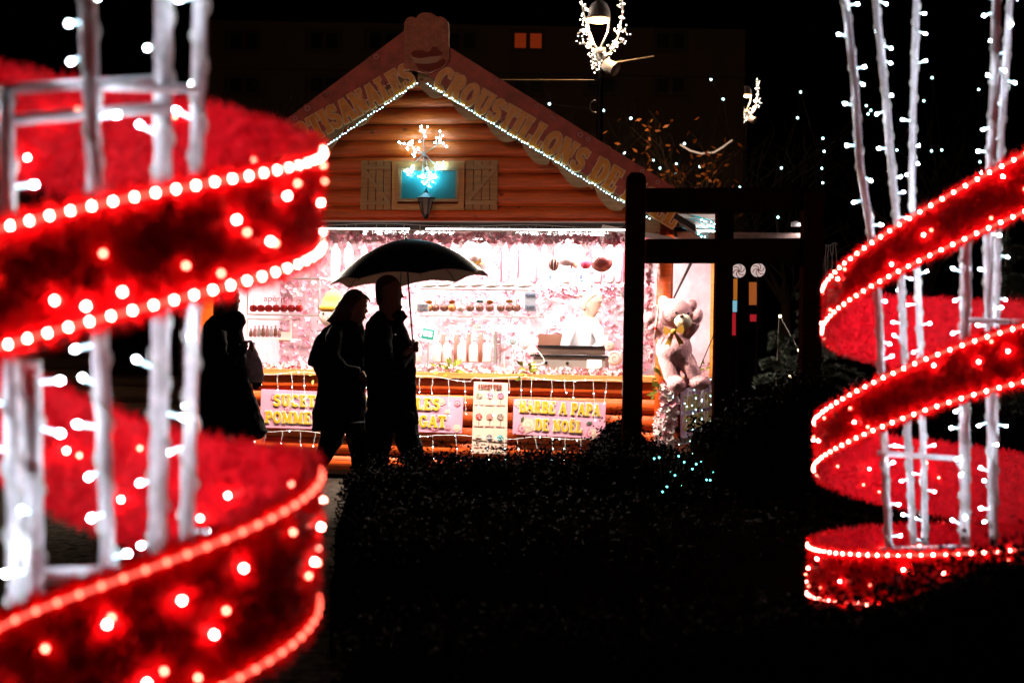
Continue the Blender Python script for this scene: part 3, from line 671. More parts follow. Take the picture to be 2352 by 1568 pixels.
hedge('foreground_hedge', 'brown blurred hedge in front of the right red spiral', [(760, 1500), (1000, 1490), (1300, 1480), (1600, 1470), (1840, 1450), (1960, 1425), (2080, 1390), (2200, 1345), (2320, 1315), (2600, 1290)], 3.7, 4.15, 12000, .022, 5, .02)
# ================================================================== STRING LIGHTS ON THE CHALET
def string(name, label, cat, pts, r=.0035, m=M_wire, wire=.0022, group=None, bl=M_fairy, loc=None, extra=None):
    T = thing(name, label, cat, loc or pts[0], group)
    b = MB(); b.tube(pts, wire, 4); 
    for e in (extra or []): b.tube(e, wire, 4)
    b.build('wire', m, T); return T
def lerpn(a, c, n): return [V(a).lerp(V(c), i/n) for i in range(n+1)]
for (a, c, lb) in (((735, 345), (958, 190), 'cyan white rope light along the left lower edge of the gable board'), ((976, 190), (1492, 502), 'cyan white rope light along the right lower edge of the gable board')):
    n = 34 if a[0] < 900 else 80
    pp = [p+UP*random.uniform(-.008, .008) for p in lerpn(Q(*a, .375), Q(*c, .375), n)]
    if a[0] < 900: pp = lerpn(Q(600, 438, .375), Q(735, 345, .375), 16)[:-1] + pp
    T = string('rope_light', lb, 'string lights', pp, wire=.004, m=M_wire); bulbs(T, pp[1:], .0052, M_fairy, most=100)
def icicles(label, ctrl, mp, n, seed, dl=(12, 60), o=.08, bl=.0042, most=90, mm=M_fairy, skip=()):
    rr = random.Random(seed); main = []; K = len(ctrl)-1
    for i in range(K):
        a, c = ctrl[i], ctrl[i+1]
        for j in range(8): f = j/8; main.append(mp(a[0]+(c[0]-a[0])*f, a[1]+(c[1]-a[1])*f + 3*sin((i+f)*5.3), o))
    main.append(mp(*ctrl[-1], o)); ex = []; bp = []
    for i in range(n):
        u = ctrl[0][0]+(ctrl[-1][0]-ctrl[0][0])*(i+.5+rr.uniform(-.25, .25))/n; v = float(np.interp(u, [c[0] for c in ctrl], [c[1] for c in ctrl]))
        L = rr.uniform(*dl); x = u; pth = [mp(u, v, o)]; q = 6; nb = max(1, int(L/24)); du = rr.uniform(-1, 1)
        for k in range(1, q+1):
            x += rr.uniform(-1.6, 1.6)+du*.8; pth.append(mp(x, v+L*k/q, o+.004))
            if nb and (k == q or (k*nb) % q < nb): bp.append(pth[-1]+V((rr.uniform(-.006, .006), -.006, 0)))
        ex.append(pth)
    for i in range(n//2): bp.append(main[rr.randrange(len(main))]+V((0, -.006, rr.uniform(-.01, .005))))
    T = string('icicle_lights', label, 'string lights', main, extra=ex, loc=main[0]); bulbs(T, bp, bl, mm, most=most); return T
icicles('white icicle lights hanging from the counter edge over the banners', [(590, 858), (700, 856), (840, 862), (960, 864), (1080, 874), (1100, 866), (1250, 870), (1440, 876)], Q, 26, 4, (18, 92), .09)
icicles('lower row of white icicle lights along the log base below the banners', [(560, 987), (700, 992), (860, 998), (1000, 1000), (1180, 1006), (1300, 1005), (1400, 1016)], Q, 22, 5, (26, 62), .09)
icicles('unlit white icicle wires hanging under the awning across the hatch', [(600, 517), (900, 516), (1200, 519), (1430, 521)], lambda u, v, o: Q(u, v, o), 24, 6, (20, 120), .2, bl=.003, mm=mat('wire_tip', (.25, .2, .2)), most=80)
icicles('cyan icicle lights hanging around the toy bear on the right side wall', [(1545, 862), (1580, 900), (1610, 880), (1645, 862)], S, 10, 7, (30, 130), .12)
icicles('short icicle lights below the side banner near the ground', [(1560, 1018), (1600, 1008), (1642, 996)], S, 7, 8, (16, 70), .1)
# snow crystal light on the gable
T = thing('snowflake_light', 'bright cyan white branching snowflake light above the small gable window', 'light ornament', Q(978, 350, .12))
c0 = (975, 352); brs = [(976, 302, 9), (1012, 326, 10), (938, 330, 10), (1006, 385, 11), (938, 388, 10), (972, 402, 12), (992, 412, 10), (946, 352, 4)]
pp = []
for (u, v, n) in brs:
    b = MB(); mid = Q((c0[0]+u)/2+random.uniform(-5, 5), (c0[1]+v)/2, .1); b.tube([Q(*c0, .1), mid, Q(u, v, .1)], .004, 5)
    for i in range(n):
        e = Q(u+random.gauss(0, 9), v+random.gauss(0, 9), .1+random.uniform(-.02, .03)); b.tube([mid.lerp(Q(u, v, .1), random.uniform(.4, 1)), e], .002, 4); pp.append(e)
    b.build('branch', M_wire, T)
bulbs(T, pp, .0075, M_flake)
# hanging lantern
T = thing('lantern', 'black glass coach lantern hanging in front of the gable window', 'lantern', Q(978, 500, .16)); c = Q(978, 470, .16)
b = MB(); b.lathe(c+UP*.055, [(.085, 0), (.092, .006), (.05, .035), (.028, .05), (.012, .075), (.004, .09)], 6); b.build('roof', M_dk, T)
b = MB(); b.lathe(c-UP*.09, [(.012, -.045), (.03, -.02), (.034, 0)], 6); b.build('finial', M_dk, T)
b = MB(); b.lathe(c-UP*.09, [(.032, 0), (.066, .14)], 6, close=False); b.build('glass', mat('lantern_glass', (.35, .27, .22), .15, alpha=.6), T)
b = MB()
for i in range(6):
    a = i*pi/3; d = (V((1, 0, 0))*cos(a)+V((0, 1, 0))*sin(a)); 
    b = MB(); b.tube([c-UP*.09+d*.034, c+UP*.052+d*.07], .004, 4); b.build('glazing_bar', M_dk, T)
b = MB(); b.tube([c+UP*.14, Q(977, 400, .15), Q(976, 360, .12), Q(976, 356, .02)], .004, 5); b.build('bracket', M_dk, T)
# ================================================================== PEOPLE
M_coat = mat('black_coat', (.0045, .0045, .005), .9, spec=.05); M_trou = mat('dark_trousers', (.004, .004, .005), .9, spec=.05)
M_skin = mat('skin', (.62, .36, .26), .55); M_skind = mat('skin_shade', (.12, .055, .035), .7, spec=.1); M_hair = mat('brown_hair', (.03, .012, .006), .6, spec=.15, var=.4, scale=60, stretch=(1, 1, .1)); M_shoe = mat('black_shoe', (.01, .01, .01), .5)  # second skin is darkened in its colour to keep the passers-by in shade
def rings(mb, Y, rows, n=20, m=0):
    """stack of oval sections following a silhouette: rows of (v, uL, uR, depth/width ratio, y shift)"""
    k0 = len(mb.v); N = len(rows)
    for (v, ul, ur, dr, dy) in rows:
        a, c = at(ul, v, Y+dy), at(ur, v, Y+dy); ctr = (a+c)/2; h_ = (c-a)/2; d = h_.length*dr
        for j in range(n): t = 2*pi*j/n; mb.v.append(tuple(ctr + h_*cos(t) + V((0, d*sin(t), 0))))
    for i in range(N-1):
        for j in range(n):
            a = k0+i*n+j; b = k0+i*n+(j+1) % n; mb.f.append((a, b, b+n, a+n)); mb.m.append(m)
    mb.f.append(tuple(k0+j for j in range(n))[::-1]); mb.m.append(m); mb.f.append(tuple(k0+(N-1)*n+j for j in range(n))); mb.m.append(m)
def fix(o):
    import bmesh
    bm = bmesh.new(); bm.from_mesh(o.data); bmesh.ops.recalc_face_normals(bm, faces=bm.faces); bm.to_mesh(o.data); bm.free()
def face_right(mb, Y, nose, brow, mouth, chin, ear, s=1.):
    """profile details of a head looking towards the right of the picture"""
    px = Y/FP
    mb.ell(at(*nose, Y)-V((3.0*px, 0, -1.2*px)), (3.6*px, 0, -1.6*px), (0, 2.6*px, 0), (0.6*px, 0, 3.2*px), 10, 7)
    mb.ell(at(nose[0]-5, nose[1]-5, Y), (2.5*px, 0, 0), (0, 2.0*px, 0), (-1*px, 0, 6*px), 8, 6)
    mb.ell(at(*brow, Y), (3.4*px, 0, 0), (0, 11*px, 0), (0, 0, 2.6*px), 10, 7)
    mb.ell(at(mouth[0]-2.2, mouth[1]-1.8, Y), (2.6*px, 0, 0), (0, 6*px, 0), (0, 0, 1.5*px), 8, 6)
    mb.ell(at(mouth[0]-2.8, mouth[1]+1.8, Y), (2.6*px, 0, 0), (0, 6*px, 0), (0, 0, 1.7*px), 8, 6)
    mb.ell(at(chin[0]-5, chin[1]-4, Y), (5*px, 0, 0), (0, 7*px, 0), (0, 0, 4.6*px), 10, 7)
    for sd in (-1, 1): mb.ell(at(*ear, Y)+V((0, sd*21*px, 0)), (4*px, 0, 0), (0, 1.8*px, 0), (.5*px, 0, 7*px), 8, 6)
def hand(mb, Y, wrist, palm, tips, r=.0085):
    """palm plus five separate bent fingers; tips is a list of polylines in pixel coordinates with depth shifts"""
    px = Y/FP
    w_, p_ = at(*wrist, Y), at(*palm, Y); mb.tube([w_, w_.lerp(p_, .5), p_], [.026, .03, .03], 10)
    for k, pts in enumerate(tips):
        L = [at(u, v, Y+dy) for (u, v, dy) in pts]; mb.tube(L, [r*1.08 if k else r*1.2] + [r]*(len(L)-2) + [r*.75], 8); mb.ball(L[-1], r*.8, 8, 6)
def person(label, Y, foot, name='person'):
    return thing(name, label, 'person', V((at(foot, 784, Y).x, Y, 0)))
# ---- man with the umbrella
YM = 10.4; Mn = person('man in a dark jacket walking to the right and holding up a black umbrella', YM, 912)
b = MB()
rings(b, YM, [(735, 874, 922, .9, 0), (722, 872, 915, .8, 0), (710, 870, 917, .72, 0), (700, 869, 922, .72, 0), (690, 867, 922, .75, 0), (678, 865, 922, .80, 0), (666, 864, 923, .82, 0), (656, 864, 922, .82, 0), (647, 867, 918, .82, 0), (639, 875, 908, .8, 0), (635, 884, 898, .6, 0)])
face_right(b, YM, (928, 682), (920, 665), (922, 695), (923, 711), (890, 682))
b.tube([at(893, 730, YM), at(893, 800, YM), at(895, 900, YM), at(895, 950, YM)], [.06, .06, .06, .06], 12)
for (a, c, d, dy) in (((872, 985), (868, 1060), (862, 1180), -.09), ((920, 985), (945, 1050), (968, 1180), .09)):
    b.tube([at(*a, YM+dy), at(*c, YM+dy), at(*d, YM+dy)], [.085, .058, .042], 10)
# forearm and hand round the handle
b.tube([at(905, 850, YM-.12), at(930, 818, YM-.12), at(943, 803, YM-.06)], [.038, .034, .027], 10)
hand(b, YM-.04, (941, 806), (947, 797), [[(944, 790, .0), (947, 783, .02), (953, 781, .03)]] + [[(950, 786+q*6.2, -.03), (957, 785+q*6.2, -.03), (960.5, 786.5+q*6.2, .0), (957, 788.5+q*6.2, .025), (951, 788+q*6.2, .03)] for q in range(4)], .0088)
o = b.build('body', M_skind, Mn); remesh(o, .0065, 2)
b = MB()                                         # short greying hair, cap-like
rings(b, YM, [(702, 867, 880, 1.4, 0), (694, 864, 890, 1.3, 0), (680, 862.5, 896, 1.15, 0), (664, 861.5, 906, .98, 0), (652, 862, 915, .9, 0), (643, 866, 915, .88, 0), (636, 873, 908, .85, 0), (631, 884, 898, .7, 0)])
o = b.build('hair', M_hair, Mn); remesh(o, .009, 2)
b = MB(); b.tube([at(915, 712, YM), at(919, 704, YM), at(917, 698, YM)], [.018, .02, .012], 8); o = b.build('beard', M_hair, Mn); remesh(o, .006, 1)
b = MB()                                         # jacket
rings(b, YM, [(975, 846, 962, .42, 0), (955, 843, 959, .43, 0), (925, 842, 956, .45, 0), (880, 840, 957, .46, 0), (850, 838, 955, .47, 0), (815, 836, 952, .46, 0), (785, 835, 946, .46, 0), (762, 836, 939, .48, 0), (748, 838, 930, .5, 0), (738, 843, 927, .48, 0), (728, 851, 930, .45, 0), (720, 860, 931, .42, 0), (713, 868, 927, .42, 0)])
b.tube([at(902, 748, YM), at(914, 739, YM), at(925, 731, YM), at(935, 725.5, YM)], [.05, .034, .02, .004], 10)
b.tube([at(876, 740, YM-.03), at(878, 762, YM-.13), at(884, 805, YM-.19), at(890, 850, YM-.19)], [.05, .068, .062, .056], 12)
b.tube([at(890, 850, YM-.2), at(918, 835, YM-.17), at(938, 812, YM-.07)], [.056, .05, .042], 12)
b.tube([at(905, 755, YM+.2), at(914, 830, YM+.22), at(930, 905, YM+.18), at(934, 930, YM+.14)], [.066, .058, .045, .042], 12)
o = b.build('jacket', M_coat, Mn); remesh(o, .010, 2, .035)
b = MB()
b.tube([at(872, 955, YM-.09), at(870, 1010, YM-.1), at(866, 1060, YM-.1), at(862, 1110, YM-.09), at(858, 1190, YM-.08)], [.105, .098, .085, .075, .07], 14)
b.tube([at(922, 955, YM+.08), at(938, 1010, YM+.09), at(952, 1060, YM+.1), at(962, 1110, YM+.1), at(972, 1190, YM+.1)], [.105, .095, .078, .068, .064], 14)
b.ell(at(898, 955, YM), (.19, 0, 0), (0, .14, 0), (0, 0, .11)); o = b.build('trousers', M_trou, Mn); remesh(o, .011, 2, .03)
for (u, dy) in ((866, -.08), (980, .1)):
    b = MB(); b.ell(V((at(u, 784, YM).x+.03, YM+dy, .045)), (.135, 0, 0), (0, .05, 0), (0, 0, .045)); b.build('shoe', M_shoe, Mn, smooth=True)
b = MB(); b.ball(at(908, 768, YM-.25), .006, 8, 6); b.build('button', M_white, Mn)
# ---- woman
YW = 10.65; W = person('woman with long hair and a knee-length dark coat beside the man with the umbrella', YW, 780)
b = MB()
rings(b, YW, [(757, 786, 830, .9, 0), (745, 794, 832, .7, 0), (737, 797, 834, .65, 0), (728, 796, 838, .7, 0), (718, 795, 840, .72, 0), (708, 794, 842, .74, 0), (698, 792, 844, .78, 0), (688, 792, 845, .80, 0), (679, 795, 842, .8, 0), (672, 802, 835, .78, 0), (669, 812, 826, .6, 0)])
face_right(b, YW, (846.5, 716), (841.5, 701), (840.5, 728), (837, 735), (810, 712))
b.tube([at(806, 745, YW), at(785, 840, YW), at(785, 950, YW)], [.045, .07, .07], 12)
b.tube([at(765, 985, YW+.05), at(757, 1010, YW+.05), at(738, 1060, YW+.05), at(718, 1095, YW+.05)], [.08, .06, .042, .034], 10)
b.tube([at(815, 1000, YW-.08), at(826, 1040, YW-.08), at(826, 1180, YW-.08)], [.08, .06, .04], 10)
for k in range(5): b.tube([at(838, 868+k*3, YW-.17), at(844, 871+k*3, YW-.19), at(847, 876+k*3, YW-.17)], [.009, .0085, .006], 8)
b.tube([at(828, 855, YW-.17), at(838, 872, YW-.17)], [.028, .026], 8)
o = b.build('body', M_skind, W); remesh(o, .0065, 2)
b = MB()
rings(b, YW, [(744, 760, 790, .7, 0), (738, 752, 806, .7, 0), (728, 756, 814, .72, 0), (715, 766, 818, .8, 0), (704, 774, 826, .85, 0), (693, 780, 838, .86, 0), (684, 784, 843, .87, 0), (675, 790, 838, .87, 0), (668, 798, 830, .85, 0), (664, 808, 820, .6, 0)])
b.tube([at(838, 678, YW-.02), at(846, 686, YW-.02), at(850, 693, YW-.02), at(848.5, 701, YW-.02)], [.012, .010, .008, .003], 7)
b.tube([at(790, 700, YW), at(768, 728, YW), at(749, 738, YW)], [.05, .03, .004], 8)
o = b.build('hair', M_hair, W); remesh(o, .008, 2)
b = MB(); rr = random.Random(3)
for k in range(26):
    x0 = rr.uniform(766, 790); b.tube([at(x0+6, 704, YW+rr.uniform(-.06, .06)), at(x0-4+rr.uniform(-3, 3), 722, YW+rr.uniform(-.07, .07)), at(x0-14+rr.uniform(-6, 6), rr.uniform(734, 744), YW+rr.uniform(-.06, .06))], [.004, .003, .001], 4)
b.build('hair_strands', mat('auburn_hair', (.30, .12, .05), .45), W)
b = MB()
rings(b, YW, [(988, 716, 842, .5, 0), (960, 717, 842, .5, 0), (925, 721, 842, .5, 0), (892, 726, 842, .5, 0), (872, 730, 843, .5, 0), (855, 722, 845, .46, 0), (838, 716, 845, .45, 0), (822, 718, 845, .44, 0), (805, 724, 845, .44, 0), (785, 730, 844, .45, 0), (765, 735, 842, .48, 0), (752, 744, 838, .5, 0), (742, 756, 834, .48, 0), (735, 776, 832, .45, 0)])
b.tube([at(776, 752, YW-.04), at(768, 775, YW-.14), at(766, 820, YW-.2), at(790, 850, YW-.2), at(826, 856, YW-.18)], [.05, .062, .058, .05, .042], 12)
b.tube([at(748, 775, YW), at(727, 815, YW+.02), at(723, 840, YW)], [.06, .055, .05], 12)
o = b.build('coat', M_coat, W); remesh(o, .010, 2, .035)
b = MB(); b.tube([at(769, 970, YW+.05), at(758, 1015, YW+.05), at(742, 1052, YW+.05), at(722, 1090, YW+.05)], [.095, .085, .062, .052], 12)
b.tube([at(815, 970, YW-.08), at(826, 1040, YW-.08), at(829, 1100, YW-.08), at(829, 1185, YW-.08)], [.09, .076, .062, .055], 12); o = b.build('trousers', M_trou, W); remesh(o, .011, 2, .025)
b = MB(); b.ell(V((at(836, 784, YW).x, YW-.08, .05)), (.12, 0, 0), (0, .045, 0), (0, 0, .05)); b.build('shoe', M_shoe, W, smooth=True)
b = MB(); b.ell(at(712, 1110, YW+.05), (.05, 0, -.09), (0, .045, 0), (.04, 0, .03)); b.build('shoe', M_shoe, W, smooth=True)
# ---- third passer-by, behind the left spiral
YP = 10.2; T3 = person('person in a long flared black coat half hidden behind the left red spiral', YP, 530)
b = MB()
rings(b, YP, [(735, 498, 545, .9, 0), (722, 500, 540, .7, 0), (712, 499, 545, .7, 0), (700, 497, 549, .75, 0), (685, 496, 550, .8, 0), (668, 498, 547, .8, 0), (656, 508, 538, .7, 0)])
face_right(b, YP, (553, 692), (548, 677), (549, 704), (548, 715), (520, 692))
b.tube([at(520, 735, YP), at(515, 850, YP), at(525, 980, YP)], [.05, .07, .07], 12)
for u, dy in ((500, -.08), (556, .08)): b.tube([at(u, 980, YP+dy), at(u, 1080, YP+dy), at(u, 1190, YP+dy)], [.08, .055, .04], 10)
hand(b, YP-.1, (560, 792), (568, 790), [[(568, 785, 0), (574, 782, .01), (578, 783, .02)]] + [[(572, 786+q*5, -.02), (579, 786+q*5, -.02), (582, 789+q*5, 0), (578, 791+q*5, .02)] for q in range(4)], .0088)
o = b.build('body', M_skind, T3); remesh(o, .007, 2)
b = MB(); rings(b, YP, [(735, 490, 530, .8, 0), (715, 489, 530, .85, 0), (695, 490, 532, .9, 0), (675, 492, 540, .9, 0), (660, 500, 542, .85, 0), (651, 512, 532, .6, 0)]); o = b.build('hair', M_hair, T3); remesh(o, .010, 2)
b = MB()
rings(b, YP, [(1006, 470, 606, .6, 0), (990, 462, 618, .6, 0), (965, 458, 606, .58, 0), (945, 456, 597, .55, 0), (915, 455, 588, .52, 0), (885, 455, 577, .5, 0), (850, 455, 572, .48, 0), (810, 456, 563, .46, 0), (785, 458, 562, .46, 0), (758, 462, 560, .46, 0), (740, 470, 564, .46, 0), (725, 488, 560, .45, 0), (714, 500, 548, .42, 0)])
b.tube([at(500, 760, YP-.2), at(505, 815, YP-.22), at(530, 830, YP-.2), at(560, 796, YP-.12)], [.065, .06, .05, .04], 12)
b.tube([at(540, 770, YP+.15), at(560, 840, YP+.15), at(592, 876, YP+.1)], [.06, .05, .038], 12)
b.ell(at(592, 884, YP+.1), (.035, 0, .01), (0, .03, 0), (0, 0, .022))
o = b.build('coat', M_coat, T3); remesh(o, .011, 2, .035)
b = MB()
for u, dy in ((500, -.08), (556, .08)): b.tube([at(u, 975, YP+dy), at(u, 1080, YP+dy), at(u, 1188, YP+dy)], [.095, .075, .062], 12)
o = b.build('trousers', M_trou, T3); remesh(o, .011, 2, .02)
for u, dy in ((510, -.08), (570, .08)): b = MB(); b.ell(V((at(u, 784, YP).x, YP+dy, .045)), (.13, 0, 0), (0, .05, 0), (0, 0, .045)); b.build('shoe', M_shoe, T3, smooth=True)
# bag of candy floss held by the third person
T = thing('candy_floss_bag', 'crumpled clear bag held in front of the person behind the left spiral', 'bag', at(588, 880, 10.15))
b = MB(); rings(b, 10.15, [(878, 574, 603, .6, 0), (860, 570, 606, .6, 0), (835, 566, 603, .6, 0), (812, 566, 594, .6, 0), (800, 570, 588, .6, 0), (792, 575, 584, .5, 0), (786, 572, 588, .5, 0)]); o = b.build('bag', mat('bag_film', (.50, .42, .44), .2, var=.4, scale=25, bump=.8), T, smooth=True)
b = MB(); b.tube([at(574, 792, 10.13), at(585, 791, 10.13)], .006, 6); b.build('tie', M_black, T)
# ---- umbrella
YU = 10.42; T = thing('umbrella', 'open black umbrella held above the couple', 'umbrella', at(950, 812, YU))
ap = at(932, 553, YU); rim = at(941, 643, YU); ax = (ap-rim); tiltx = R(-4.5)
RU = .585; hU = .30; C_ = rim; nr = 8
Rt = Matrix.Rotation(R(-5), 3, 'Y') @ Matrix.Rotation(R(-1.5), 3, 'X')
def canopy(off):
    b = MB(); NA, NR = 64, 12; k0 = 0
    b.v.append(tuple(C_ + Rt @ V((0, 0, hU-off))))
    for i in range(1, NR+1):
        t = i/NR
        for j in range(NA):
            a = 2*pi*(j/NA)+.2; q = (j % (NA//nr))/(NA//nr); sc_ = 1-.075*sin(pi*q)*t**1.5; r_ = (RU-off*.3)*t*sc_
            z = hU*(1-t**1.85) - off + .03*sin(pi*q)*t**3
            b.v.append(tuple(C_ + Rt @ V((r_*cos(a), r_*sin(a), z))))
    for j in range(NA): b.f.append((0, 1+j, 1+(j+1) % NA)); b.m.append(0)
    for i in range(NR-1):
        for j in range(NA): a = 1+i*NA+j; c = 1+i*NA+(j+1) % NA; b.f.append((a, a+NA, c+NA, c)); b.m.append(0)
    return b
cn = canopy(0).build('canopy', mat('umbrella_black', (.010, .010, .011), .5, spec=.25), T, smooth=True)
canopy(.005).build('canopy_lining', mat('umbrella_lining', (.45, .36, .30), .7), cn, smooth=True)
for k in range(nr):
    a = 2*pi*k/nr+.2; b = MB(); b.tube([C_ + Rt @ V((RU*t*cos(a), RU*t*sin(a), hU*(1-t**1.85)-.012)) for t in [i/8 for i in range(1, 9)]] + [C_ + Rt @ V(((RU+.02)*cos(a), (RU+.02)*sin(a), -.02))], .0028, 5); b.build('rib', M_dk, T)
b = MB(); b.tube([ap+UP*.05, ap, at(938, 650, YU), at(948, 785, YU), at(950, 800, YU)], [.006, .006, .0065, .0065, .0065], 8); b.build('shaft', M_dk, T)
b = MB(); b.tube([ap+UP*.055, ap+UP*.01, ap-UP*.01], [.005, .010, .02], 8); b.build('ferrule', M_black, T)
b = MB(); b.tube([at(949, 778, YU), at(951, 815, YU), at(951, 836, YU)], [.013, .015, .013], 10); b.build('handle', M_black, T, smooth=True)
# ================================================================== GARLANDS
def blossoms(mb, pts, size, rr, mats=(0, 1, 2), wts=(5, 4, 2), lo=-1, facing=None):
    for p in pts:
        nrm = V((rr.uniform(-1, 1), rr.uniform(-1.6, .2), rr.uniform(lo, 1))).normalized(); x = nrm.orthogonal().normalized(); y = nrm.cross(x); s = size*rr.uniform(.6, 1.25); m = rr.choices(mats, wts)[0]; a0 = rr.uniform(0, 1.2)
        k = len(mb.v); mb.v.append(tuple(p))
        for i in range(5):
            a = a0+i*2*pi/5
            for da, r_, h_ in ((-.5, .8, .18), (0, 1.05, .36), (.5, .8, .18)): mb.v.append(tuple(V(p)+(x*cos(a+da)+y*sin(a+da))*s*r_+nrm*s*h_))
            q = k+1+i*3; mb.f.append((k, q, q+1, q+2)); mb.m.append(m)
BLM = [M_blossom, M_blossomw, M_blossomr, M_leafg]
def leaves(mb, c, n, size, rr, m=3, spread=1., down=0.):
    for i in range(n):
        d = V((rr.uniform(-1, 1), rr.uniform(-.8, .1), rr.uniform(-.5, 1)-down)).normalized(); L = size*rr.uniform(.7, 1.3); e = d.cross(V((rr.uniform(-.3, .3), 1, rr.uniform(-.3, .3)))).normalized()*L*.2; p = V(c)+d*size*spread*rr.random()
        mb.add([p, p+d*L*.4+e, p+d*L*.72+e*.6+V((0, -.004, 0)), p+d*L, p+d*L*.72-e*.6+V((0, -.004, 0)), p+d*L*.4-e], [(0, 1, 2, 3, 4, 5)], m)
def garland(name, label, path_fn, n, thick, size, seed, leafspots=(), lsize=.09, wts=(5, 4, 2), lo=-1):
    rr = random.Random(seed); pts = []
    for i in range(n): t = rr.random(); pts.append(path_fn(t) + V((rr.uniform(-1, 1), rr.uniform(-1, .7), rr.uniform(-1, 1)))*thick)
    b = MB(); blossoms(b, pts, size, rr, wts=wts, lo=lo)
    T = thing(name, label, 'garland', path_fn(.5)); b.build('blossoms', BLM, T)
    if leafspots:
        b = MB()
        for c, k in leafspots: leaves(b, c, k, lsize, rr, 0)
        b.build('leaf_spray', M_leafg, T)
    return T
seg = lambda a, c: (lambda t: V(a).lerp(V(c), t))
garland('flower_garland', 'thick pink and white flower garland lying along the front of the counter', seg(Q(588, 846, -.05), Q(1440, 862, -.05)), 1500, .055, .024, 31, [(Q(1040, 852, .03), 12), (Q(1018, 850, .03), 6), (Q(1205, 845, .03), 12), (Q(1214, 857, .03), 6), (Q(720, 858, .02), 4)], .075)
garland('flower_garland', 'pink flower garland hanging along the top of the hatch behind the awning', seg(Q(600, 543, -.12), Q(1440, 548, -.12)), 900, .05, .026, 32, wts=(5, 2, 3))
garland('flower_garland', 'pink flower garland across the inner wall above the seller', seg(Q(1235, 668, -1.75), Q(1480, 668, -1.75)), 420, .06, .032, 33, wts=(4, 3, 4))
garland('flower_garland', 'pink flower garland running down the inner edge of the corner post', seg(Q(1492, 560, .03), Q(1492, 830, .03)), 240, .025, .02, 34, wts=(5, 2, 3))
garland('flower_garland', 'pink flower garland hanging down the middle of the side window', seg(S(1603, 560, -.25), S(1603, 830, -.25)), 260, .03, .02, 35, wts=(4, 1, 5))
def corner_path(t): return Q(1532+8*sin(t*7), 890+150*t, .14)
garland('flower_garland', 'pink and white flower garland lying along the side counter behind the toy bear', seg(S(1556, 846, -.1), S(1640, 842, -.1)), 200, .04, .022, 37, [(S(1620, 846, .02), 6)], .06)
garland('flower_garland', 'white blossom garland hanging inside at the right end of the side window', seg(S(1632, 600, -.2), S(1632, 700, -.2)), 130, .04, .024, 38, wts=(3, 5, 1))
garland('hanging_blossom_garland', 'white and pink blossom cascade hanging on the chalet corner below the toy bear', corner_path, 560, .075, .030, 36, [(Q(1512, 900, .12), 14), (Q(1520, 870, .12), 14)], .08, wts=(4, 7, 1))
# a wall of small artificial flowers behind the shelves
rr = random.Random(40); b = MB(); pts = [Q(rr.uniform(520, 1500), rr.uniform(540, 850), -2.2+rr.uniform(0, .06)) for _ in range(2600)]
blossoms(b, pts, .034, rr, wts=(5, 3, 4)); T = b.build('flower_wall', BLM); tag(T, 'dense wall covering of small pink artificial flowers at the back of the chalet', 'flower wall', kind='stuff')
# ================================================================== GOODS IN THE HATCH
M_glass = mat('shelf_glass', (.85, .78, .80), .1, alpha=.35); M_choc = mat('chocolate', (.16, .06, .035), .3, var=.5, scale=40); M_toffee = mat('toffee_red', (.55, .02, .02), .12)
M_grayp = mat('grey_card', (.55, .58, .62), .5); M_ink = mat('blue_ink', (.03, .08, .20)); M_pinkf = mat('candy_floss_pink', (.80, .42, .50), .8, var=.15, scale=20); M_pinkt = mat('pink_tube', (.72, .30, .36), .5)
def shelfbox(name, label, u0, v0, u1, v1, o, dp, cat='display case', rail=3):
    a, zb = fs(u0, v1, o); c, zt = fs(u1, v0, o); T = thing(name, label, cat, fw((a+c)/2, zb, o)); w_ = rail*PX
    for nm, z in (('shelf', zb-w_), ('top_panel', zt-w_)): b = MB(); b.fbox(a, c, z, z+w_, o-dp, o); b.build(nm, M_white, T)
    for s_ in (a, c-w_): b = MB(); b.fbox(s_, s_+w_, zb+.001, zt-w_-.001, o-.012, o); b.build('upright', M_white, T)
    return T, (a, c, zb, zt)
# glass case with chocolate apples
shelfbox('display_case', 'glass display case holding a row of chocolate apples', 955, 663, 1242, 722, -.45, .3)
for i, u in enumerate((985, 1000, 1020, 1038, 1059, 1080, 1102, 1125, 1150, 1170, 1186)):
    c = Q(u, 707, -.5); k = i
    T = thing('chocolate_apple', f'{ORD[i]} chocolate coated apple from the left in the glass display case', 'candy apple', Q(u, 717, -.5), 'chocolate apples in the display case')
    b = MB(); b.lathe(c, [(.018, -.036), (.036, -.022), (.042, 0), (.038, .02), (.022, .034), (.006, .03)], 14); b.build('apple', [M_choc, mat('caramel', (.5, .2, .05), .3), mat('white_choc', (.75, .62, .5), .3)][0 if i in (1, 2, 5, 6, 7, 8, 9, 10) else (1 if i == 0 or i == 3 else 2)], T, smooth=True)
    b = MB(); b.tube([c+UP*.03, c+UP*.085], .003, 5); b.build('stick', M_pine, T)
    b = MB()
    if i in (0, 3, 7): b.ell(c+UP*.055, (.032, 0, 0), (0, .008, 0), (0, 0, .02)); cl = mat('topper_orange', (.8, .25, .02))
    elif i in (6, 9): b.add([c+UP*.05+FD*x for x in (-.035, .035)]+[c+UP*.075+FD*x for x in (.03, -.03)], [(0, 1, 2, 3)]); cl = mat('topper_teal', (.05, .4, .35)) if i == 6 else mat('topper_gold', (.75, .4, .02))
    else:
        for q in range(6): b.ball(c+V((rr.uniform(-.03, .03), -.03, rr.uniform(0, .03))), .004, 6, 4)
        cl = M_white
    b.build('topping', cl, T)
